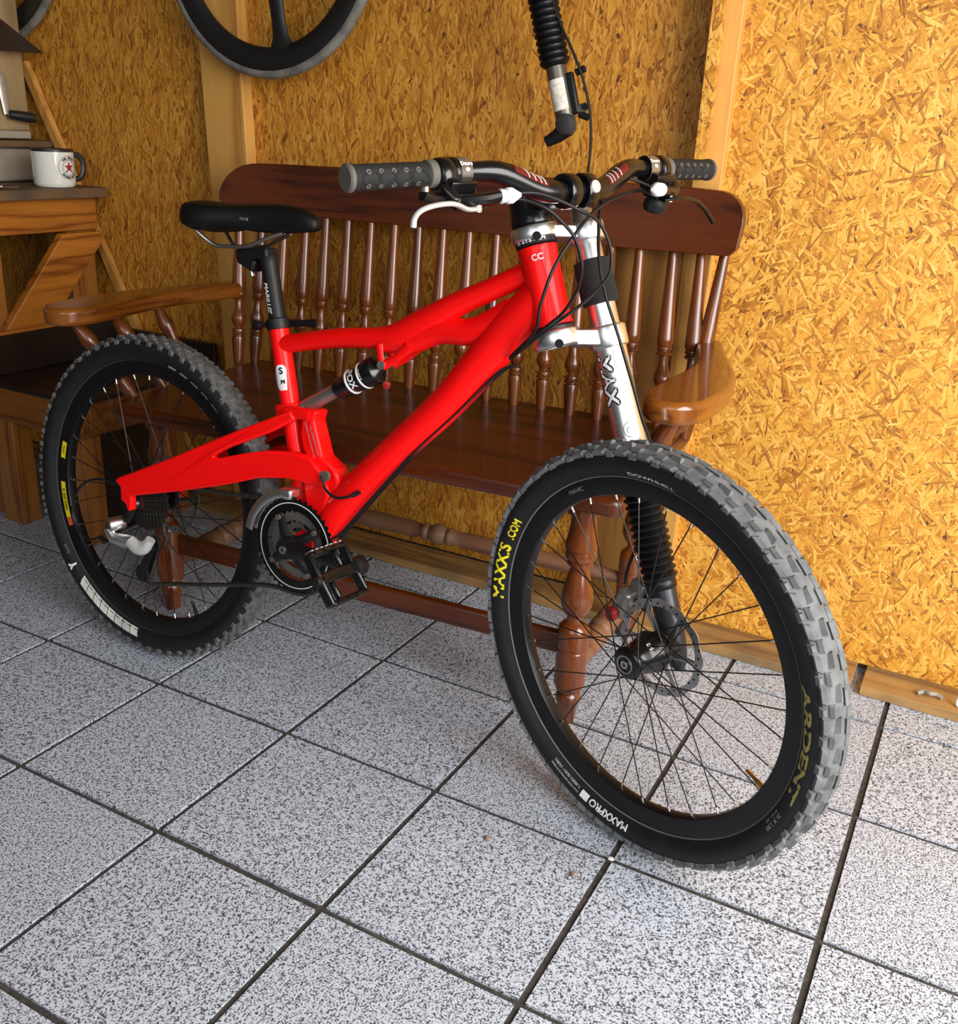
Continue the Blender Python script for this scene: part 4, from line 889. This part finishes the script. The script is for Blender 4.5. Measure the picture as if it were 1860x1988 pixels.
for k in range(4):   # spider arms
    a = rad(38 + 90 * k); c_, s_ = cos(a), sin(a)
    crk.tube([(BBX + c_ * r, -.062 + .008 * (r > .05), BBZ + s_ * r) for r in (.010, .035, .058)], [.013, .010, .0085], 8, r2=[.009, .006, .004], up=(0, 1, 0))
crk.lathe([(.010, -.086), (.019, -.084), (.021, -.070), (.021, -.056), (.015, -.052)], (BBX, 0, BBZ), (0, 1, 0), 24)
pa = Vector((.175 * cos(rad(6)), 0, .175 * sin(rad(6))))
crk.tube([(BBX - .012, -.078, BBZ - .001), (BBX + .02, -.081, BBZ + .002), (BBX + pa.x * .55, -.089, BBZ + pa.z * .55), (BBX + pa.x * .92, -.095, BBZ + pa.z * .92), (BBX + pa.x * 1.07, -.096, BBZ + pa.z * 1.07)], [.013, .0165, .0135, .0135, .008], 14, r2=[.006, .008, .0065, .0065, .005], up=(0, 1, 0))
crk.lathe([(.010, -.112), (.0165, -.111), (.0175, -.106), (.0175, -.086), (.0150, -.083), (0, -.083)], (BBX + pa.x, 0, BBZ + pa.z), (0, 1, 0), 22)
crank = crk.build('crankset', BLK2, bike, bevel=0, smooth=45)
ring_teeth(.0865, 44, -.054, .066).build('outer_chainring', BLK, crank, smooth=20)
MB().lathe([(.0795, -.0560), (.0812, -.0560), (.0812, -.0555), (.0795, -.0555)], (BBX, 0, BBZ), (0, 1, 0), 64, closed=True).build('chainring_line', WHT, crank)
ring_teeth(.0600, 32, -.046, .046).build('middle_chainring', GREY, crank, smooth=20); ring_teeth(.0400, 22, -.038, .031).build('inner_chainring', GREY, crank, smooth=20)
for k in range(4):
    a = rad(38 + 90 * k); MB().lathe([(0, 0), (.0052, 0), (.0052, .004), (0, .004)], (BBX + .060 * cos(a), -.062, BBZ + .060 * sin(a)), (0, 1, 0), 14).build('chainring_bolt', GREY, crank)
MB().lathe([(.003, -.0885), (.0075, -.0885), (.0080, -.086), (.003, -.086)], (BBX, 0, BBZ), (0, 1, 0), 20, closed=True).build('crank_bolt', ALU2, crank)
V, F = text_geo('DEORE LX', .011, .0004); ca = rad(6); P = [(BBX + .075 + x * cos(ca) - y * sin(ca), -.0985, BBZ + .006 + x * sin(ca) + y * cos(ca) - .004) for x, y in V]; MB().add(P, F).build('crank_lettering', GREY, crank, smooth=0)
# left crank
MB().tube([(BBX + .012, .078, BBZ), (BBX - pa.x * .5, .088, BBZ - pa.z * .5), (BBX - pa.x, .094, BBZ - pa.z)], [.015, .013, .012], 12, r2=[.008, .0065, .0065], up=(0, 1, 0)).build('left_crank_arm', BLK2, crank)
def pedal(cx0, cy0, cz0, sg, tilt):
    m_ = Matrix.Rotation(tilt, 3, 'Y'); mb = MB(); c = Vector((cx0, cy0, cz0))
    def pb(dx, dy, dz, sx, sy, sz): mb.box(c + m_ @ Vector((dx, dy, dz)), (sx, sy, sz), m_)
    pb(.044, 0, 0, .010, .090, .020); pb(-.044, 0, 0, .010, .090, .020)          # front and rear bars
    pb(0, -.044, 0, .094, .009, .020); pb(0, .044, 0, .094, .009, .020); pb(0, 0, 0, .020, .092, .018)
    pb(.024, -.020, 0, .030, .008, .012); pb(-.024, .018, 0, .030, .008, .012)
    o = mb.build('pedal', BLK, bike, bevel=.0035, seg=2)
    pm = MB()
    for dx in (-.044, .044):
        for k in range(4):
            for dz in (-1, 1): q = c + m_ @ Vector((dx, -.036 + .024 * k, dz * .010)); pm.tube([q, q + m_ @ Vector((0, 0, dz * .005))], .0019, 6)
    for dy in (-.044, .044):
        for k in range(3):
            for dz in (-1, 1): q = c + m_ @ Vector((-.022 + .022 * k, dy, dz * .010)); pm.tube([q, q + m_ @ Vector((0, 0, dz * .005))], .0019, 6)
    pm.build('grip_pins', BLK, o)
    rib = MB()
    for k in range(7): rib.box(c + m_ @ Vector((-.0495, -.036 + .012 * k, 0)), (.002, .004, .017), m_)
    rib.build('pedal_ribs', SILP, o)
    ax = MB(); ax.tube([(cx0, cy0 + (.052 if sg < 0 else -.052), cz0), (cx0, cy0 - (.046 if sg < 0 else -.046), cz0)], .0075, 14); ax.build('pedal_axle', ALU2, o)
    MB().lathe([(0, 0), (.010, 0), (.011, .006), (.009, .011), (0, .012)], (cx0, cy0 - sg * -.044, cz0), (0, sg, 0), 18).build('axle_cap', BLK2, o)
    return o
pedal(BBX + pa.x, -.152, BBZ + pa.z, -1, rad(52)); pedal(BBX - pa.x, .152, BBZ - pa.z, 1, rad(20))
# cassette
cs = MB(); cas = None
for k, (r, y) in enumerate(((.0260, -.0500), (.0290, -.0460), (.0325, -.0420), (.0360, -.0380), (.0400, -.0340), (.0445, -.0300), (.0490, -.0262), (.0540, -.0224), (.0600, -.0190))):
    nt = int(2 * pi * r / .0127 + .5); n = nt * 4; mb = MB(); vs_ = []
    for yy in (y - .001, y + .001):
        for kk in range(n): a = 2 * pi * kk / n; rr = r + (.0035 if kk % 4 in (1, 2) else 0); vs_.append((rr * cos(a), yy, .345 + rr * sin(a)))
    mb.add(vs_, [tuple(range(n - 1, -1, -1)), tuple(range(n, 2 * n))] + [(kk, (kk + 1) % n, n + (kk + 1) % n, n + kk) for kk in range(n)])
    if cas is None: cas = mb.build('cassette', CHN, bike, smooth=20)
    else: mb.build('sprocket', CHN, cas, smooth=20)
# chain: chainring bottom -> jockey wheel, and upper run
def links(path, nm, par):
    P = smoothpath(path, 10); acc = [P[0]]; out = MB(); step = .0127; dist = 0; pts = [P[0]]
    for a, b_ in zip(P, P[1:]):
        l = (b_ - a).length
        while dist + l >= step:
            t = (step - dist) / l; a = a + (b_ - a) * t; pts.append(a); l = (b_ - a).length; dist = 0
        dist += l
    for i, (a, b_) in enumerate(zip(pts, pts[1:])):
        d = (b_ - a).normalized(); w_ = .0036 if i % 2 else .0026
        for sg in (-1, 1): out.tube([a - d * .003 + Vector((0, sg * w_, 0)), (a + b_) / 2 + Vector((0, sg * w_, 0)), b_ + d * .003 + Vector((0, sg * w_, 0))], [.0040, .0032, .0040], 6, r2=[.0006] * 3, up=(0, 1, 0))
        out.tube([a + Vector((0, -.0040, 0)), a + Vector((0, .0040, 0))], .0024, 6)
    return out.build(nm, CHN, par, smooth=30)
chain = links([(BBX + .03 + .06, -.054, BBZ - .078 + .03), (BBX + .045, -.054, BBZ - .080), (BBX + .01, -.053, BBZ - .0905), (.36, -.052, .268), (.20, -.045, .222), (.09, -.040, .192), (.035, -.040, .176)], 'chain', bike)
links([(BBX - .01, -.053, BBZ + .0885), (.30, -.050, BBZ + .066), (.10, -.042, .405), (.01, -.040, .386)], 'chain_top_run', chain)
# rear derailleur
rd = MB(); rd.tube([(.010, -.066, .340), (.004, -.067, .322), (-.004, -.068, .312)], [.009, .008, .009], 10, r2=.005, up=(0, 1, 0)); rder = rd.build('rear_derailleur', BLK2, bike)
MB().lathe([(.009, 0), (.0138, .002), (.0145, .010), (.0145, .030), (.0125, .034), (.006, .034)], (-.030, -.092, .300), (.35, .93, .12), 22).build('upper_knuckle', ALU2, rder)
MB().lathe([(0, 0), (.0075, 0), (.0075, .003), (0, .003)], (-.031, -.0935, .2995), (.35, .93, .12), 16).build('knuckle_bolt', BLK2, rder)
MB().tube([(-.040, -.084, .290), (-.030, -.080, .272), (-.005, -.072, .268), (.022, -.066, .271)], [.010, .014, .015, .013], 12, r2=[.008, .010, .011, .010], up=(0, 1, 0)).build('parallelogram', ALU2, rder)
MB().tube(smoothpath([(.010, -.070, .272), (.028, -.068, .262), (.045, -.064, .266), (.058, -.060, .284)], 3), [.015, .015, .0155, .016, .0155, .0155, .0145, .013, .011, .010], 14, r2=[.011] * 10, up=(0, 1, 0)).build('lower_knuckle', SILP, rder)
MB().tube([(-.042, -.082, .262), (-.050, -.084, .258), (-.064, -.084, .266)], [.004, .0055, .0045], 10).build('cable_boot', BLK2, rder)
for y in (-.046, -.034):
    MB().tube([(.048, y, .272), (.040, y, .250), (.020, y, .205), (.008, y, .190)], [.013, .009, .012, .014], 10, r2=[.0012] * 4, up=(0, 1, 0)).build('cage_plate', BLK2, rder)
for c in ((.046, .266), (.012, .194)):
    MB().lathe([(0, -.003), (.017, -.003), (.019, -.0015), (.019, .0015), (.017, .003), (0, .003)], (c[0], -.040, c[1]), (0, 1, 0), 22).build('jockey_wheel', BLK2, rder)
# front derailleur
MB().tube(smoothpath([(.318, -.058, .372), (.325, -.058, .398), (.342, -.058, .424), (.366, -.058, .445), (.394, -.057, .458)], 4), .0085, 8, r2=.0016, up=(0, 1, 0)).build('front_derailleur', ALU2, bike)
fd = bike.children[-1]
MB().box((.404, -.046, .458), (.026, .030, .020)).build('derailleur_link', ALU, fd, bevel=.005, seg=3)
MB().tube(smoothpath([(.318, -.044, .372), (.325, -.044, .398), (.342, -.044, .424), (.366, -.044, .445)], 4), .008, 8, r2=.0014, up=(0, 1, 0)).build('inner_cage', ALU2, fd)
# rear caliper
rc = MB(); rc.box((.055, .052, .420), (.034, .036, .056), Matrix.Rotation(rad(-30), 3, 'Y')); rcal = rc.build('rear_caliper', BLK, bike, bevel=.006, seg=3); MB().lathe([(.010, 0), (.010, .006), (0, .007)], (.050, .036, .430), (0, -1, 0), 16).build('caliper_dial', ALU2, rcal)

# ---- cables ------------------------------------------------------------------------------------
BMI = BM.inverted()
def cable(nm, pts, r=.0026, world=True, mat=None):
    Q = smoothpath([BMI @ Vector(p) if world else Vector(p) for p in pts], 6)
    return MB().tube(Q, r, 8).build(nm, mat or BLK2, bike, smooth=60)
cable('brake_cable', [(1.060, -.028, 1.011), (1.077, -.02, 1.012), (1.104, 0.013, 1.014), (1.127, 0.047, 1.004), (1.149, 0.071, 0.991), (1.162, 0.099, 0.979), (1.176, 0.111, 0.953), (1.183, 0.114, 0.925), (1.18, 0.111, 0.899), (1.151, 0.096, 0.861), (1.125, 0.085, 0.837), (1.076, 0.088, 0.795), (1.037, 0.109, 0.764)])
cable('shift_cable', [(1.062, -.028, 1.006), (1.078, -.02, 1.006), (1.098, -.006, 1.005), (1.124, .006, .996), (1.141, .021, .98), (1.157, .032, .96), (1.166, .04, .933), (1.167, .045, .912), (1.158, .055, .885), (1.137, .064, .852), (1.108, .07, .825), (1.063, .088, .789), (1.035, .105, .764)])
cable('front_brake_hose', [(1.200, .285, 1.012), (1.181, .272, 1.019), (1.15, .252, 1.031), (1.131, .227, 1.027), (1.127, .202, 1.01), (1.135, .173, .979), (1.153, .141, .923), (1.172, .13, .874), (1.199, .127, .818), (1.231, .127, .745), (1.249, .133, .695), (1.262, .150, .655)])
cable('shift_cable', [(1.180, .275, 1.008), (1.162, .258, 1.015), (1.147, .211, 1.006), (1.135, .162, .99), (1.126, .113, .959), (1.11, .078, .91), (1.098, .068, .858), (1.091, .071, .819), (1.059, .09, .78), (1.035, .105, .761)])
# runs along the underside of the down tube
for dy in (-.014, -.005, .005): cable('downtube_cable', [(.812, dy, .752), (.784, dy, .733), (.722, dy, .6615), (.632, dy, .5655), (.560, dy, .476), (.505, dy, .405), (.470, dy, .372)], .0017, False)
cable('pivot_cable', [(.545, -.033, .487), (.530, -.040, .478), (.505, -.044, .472), (.480, -.042, .482), (.468, -.038, .502)], .0026, False)
MB().lathe([(.0042, 0), (.0042, .016)], (.548, -.031, .489), (-.75, -.2, -.5), 10).build('cable_ferrule', BLK2, bike)
cable('derailleur_cable', [(-.005, -.064, .378), (-.045, -.070, .384), (-.090, -.074, .381), (-.130, -.078, .357), (-.150, -.080, .318), (-.150, -.082, .284), (-.125, -.083, .258), (-.094, -.084, .252), (-.064, -.084, .264)], .0026, False)
cable('rear_brake_hose', [(.40, .035, .520), (.30, .058, .535), (.20, .066, .505), (.12, .060, .475), (.075, .055, .445)], .0026, False)

# ------------------------------------------------------------------ things hung on the wall
def trispoke(name, c, label, spin, grp):
    t = thing(name, label, 'wheel', c, grp)
    TY = plain('grey_slick_tire_' + name, (.16, .15, .13), .55, noise=.35, nscale=30); CB = plain('carbon_black_' + name, (.008, .008, .008), .45)
    MB().lathe([(.3050, -.0105), (.3140, -.0125), (.3205, -.0085), (.3230, 0), (.3205, .0085), (.3140, .0125), (.3050, .0105)], (0, 0, 0), (0, 1, 0), 96, closed=True).build('tire', TY, t, smooth=60)
    MB().lathe([(.3055, -.0100), (.2950, -.0130), (.2750, -.0115), (.2540, -.0060), (.2515, 0), (.2540, .0060), (.2750, .0115), (.2950, .0130), (.3055, .0100)], (0, 0, 0), (0, 1, 0), 96, closed=True).build('rim', CB, t, smooth=60)
    MB().lathe([(0, -.022), (.018, -.022), (.028, -.016), (.028, .016), (.018, .022), (0, .022)], (0, 0, 0), (0, 1, 0), 28).build('hub', CB, t)
    for k in range(3):
        a = spin + 2 * pi * k / 3; MB().tube([(r * cos(a + o), 0, r * sin(a + o)) for r, o in ((.02, 0), (.12, 0), (.20, 0), (.232, .0), (.250, .0), (.262, 0))], [.030, .021, .020, .024, .034, .050], 16, r2=[.012, .009, .009, .009, .009, .008], up=(0, 1, 0)).build('broad_spoke', CB, t, smooth=50)
    return t
trispoke('trispoke_wheel', (-.002, .800, 1.503), 'black three-spoke wheel hung on the wall above the bench', rad(-81), None)
w2_ = trispoke('trispoke_wheel', (-1.077, .863, 1.581), 'three-spoke wheel partly behind the plywood board at the corner', rad(10), None); w2_.scale = (1.029, .75, 1.029)
for x, z, lb in ((-.002, 1.503, 'steel peg carrying the three-spoke wheel above the bench'), (-1.077, 1.581, 'steel peg carrying the three-spoke wheel behind the plywood board')): tag(MB().tube([(x, .886, z), (x, .823 if z < 1.55 else .8805, z)], .009, 12).build('wall_peg', STEEL), lb, 'peg')
# second fork leg hanging in front of the wall
hf = thing('hanging_fork', 'black one-legged suspension fork hanging in front of the wall', 'fork', (.83, .72, 1.107))
ax_ = Vector((-.30, 0, .955)).normalized()
def hp(prof, n=32, off=(0, 0, 0)): return MB().lathe(prof, off, ax_, n)
bootp = [(.0215, .112)]
for k in range(20):
    z0 = .116 + k * .0132; bootp += [(.0255, z0), (.0298, z0 + .0033), (.0308, z0 + .0066), (.0298, z0 + .0099)]
bootp += [(.024, .382)]
hp(bootp).build('rubber_boot', plain('hanging_boot_rubber', (.0035, .0035, .004), .42, spec=.35), hf, smooth=50)
hp([(.0235, .380), (.0235, .90), (.020, .91), (0, .91)]).build('upper_tube', ALU, hf, smooth=40)
GUN = plain('gunmetal_leg', (.14, .12, .10), .35, .7)
hp([(.010, -.020), (.0185, -.012), (.0200, .0), (.0205, .05), (.0205, .118)]).build('lower_leg', GUN, hf, smooth=40)
MB().lathe([(.0, -.004), (.016, -.004), (.0195, -.002), (.0195, .010), (.015, .016)], (.004, -.024, .002), (.12, 1, .05), 28).build('axle_cap', plain('charcoal_cap', (.035, .036, .037), .5), hf)
MB().tube([(0, 0, -.004), (-.018, -.004, -.022), (-.040, -.006, -.034)], [.0195, .014, .011], 14).build('axle_stub', BLK2, hf)
lab = MB(); V = []
for j in range(2):
    for k in range(9):
        a = rad(-60 + 12 * k); h = (.028, .088)[j]; b2 = Vector((0, -1, 0)); a2 = ax_.cross(b2); V.append(ax_ * h + (b2 * cos(a + .30) - a2 * sin(a + .30) * -1) * .0211)
lab.add(V, [(k, k + 1, 9 + k + 1, 9 + k) for k in range(8)]); lab.build('paper_label', plain('torn_paper', (.62, .58, .50), .8, noise=.3, nscale=120), hf, smooth=60)
MB().box((.008, 0, .060), (.016, .014, .080), Matrix.Rotation(rad(-17), 3, 'Y')).build('caliper_mount', BLK2, hf, bevel=.004)
MB().tube([(.012, 0, .098), (.030, 0, .106)], .007, 10).build('mount_tab', BLK2, hf); MB().tube([(.020, -.002, .030), (.040, -.002, .036)], [.008, .009], 10, r2=.004, up=(0, 1, 0)).build('mount_tab', GREY, hf); MB().lathe([(0, 0), (.0065, 0), (.0065, .006), (0, .006)], (.040, -.010, .036), (0, 1, 0), 14).build('mount_bolt', BLK2, hf)
MB().tube([(.026, 0, .022), (.046, 0, .016)], .007, 10).build('hose_guide', BLK2, hf)
MB().tube(smoothpath([(-.24, -.01, .80), (-.14, -.01, .50), (-.050, -.01, .236), (.005, -.008, .135), (.032, -.004, .080), (.050, -.002, .02), (.056, 0, -.04), (.054, 0, -.10), (.046, .02, -.19)], 6), .0029, 8).build('brake_hose', BLK2, hf)
tag(MB().tube([(.585, .886, 1.930), (.585, .70, 1.930), (.585, .692, 1.950)], .008, 10).build('wall_peg', STEEL), 'steel peg holding the hanging fork high on the wall', 'peg')
# loose bits by the sill and on the floor
tag(MB().tube(smoothpath([(1.700, .790, .028), (1.712, .800, .031), (1.724, .792, .034), (1.735, .801, .031), (1.748, .796, .029)], 5), .0045, 8).build('twisted_wire', plain('grey_wire', (.30, .27, .24), .5)), 'short knot of grey wire lying on the sill board', 'wire')
tag(MB().tube(smoothpath([(1.86, .80, .05), (1.815, .795, .075), (1.785, .790, .060), (1.778, .785, .030), (1.800, .782, .0275), (1.86, .775, .0275), (1.95, .79, .0275)], 6), .0040, 8).build('white_cable', plain('white_cable_sheath', (.75, .75, .72), .45)), 'white cable loop lying on the sill board', 'cable')
random.seed(11)
for (x, y, r, lb) in ((1.130, -.065, .0055, 'tiny brown pebble in the middle of a floor tile'), (1.286, -.067, .0062, 'small reddish pebble beside the grout crossing near the front wheel'), (1.323, -.003, .0050, 'pale crumb on the grout crossing near the front wheel')):
    mb = MB().sphere((0, 0, 0), r, 8, (1.2, .9, .6)); mb.v = [(a * random.uniform(.85, 1.1), b_ * random.uniform(.85, 1.1), c) for a, b_, c in mb.v]
    o = mb.build('pebble', plain('pebble', (.28, .20, .15) if 'pale' not in lb else (.7, .68, .62), .9)); o.location = (x, y, r * .6 + .001); tag(o, lb, 'pebble')
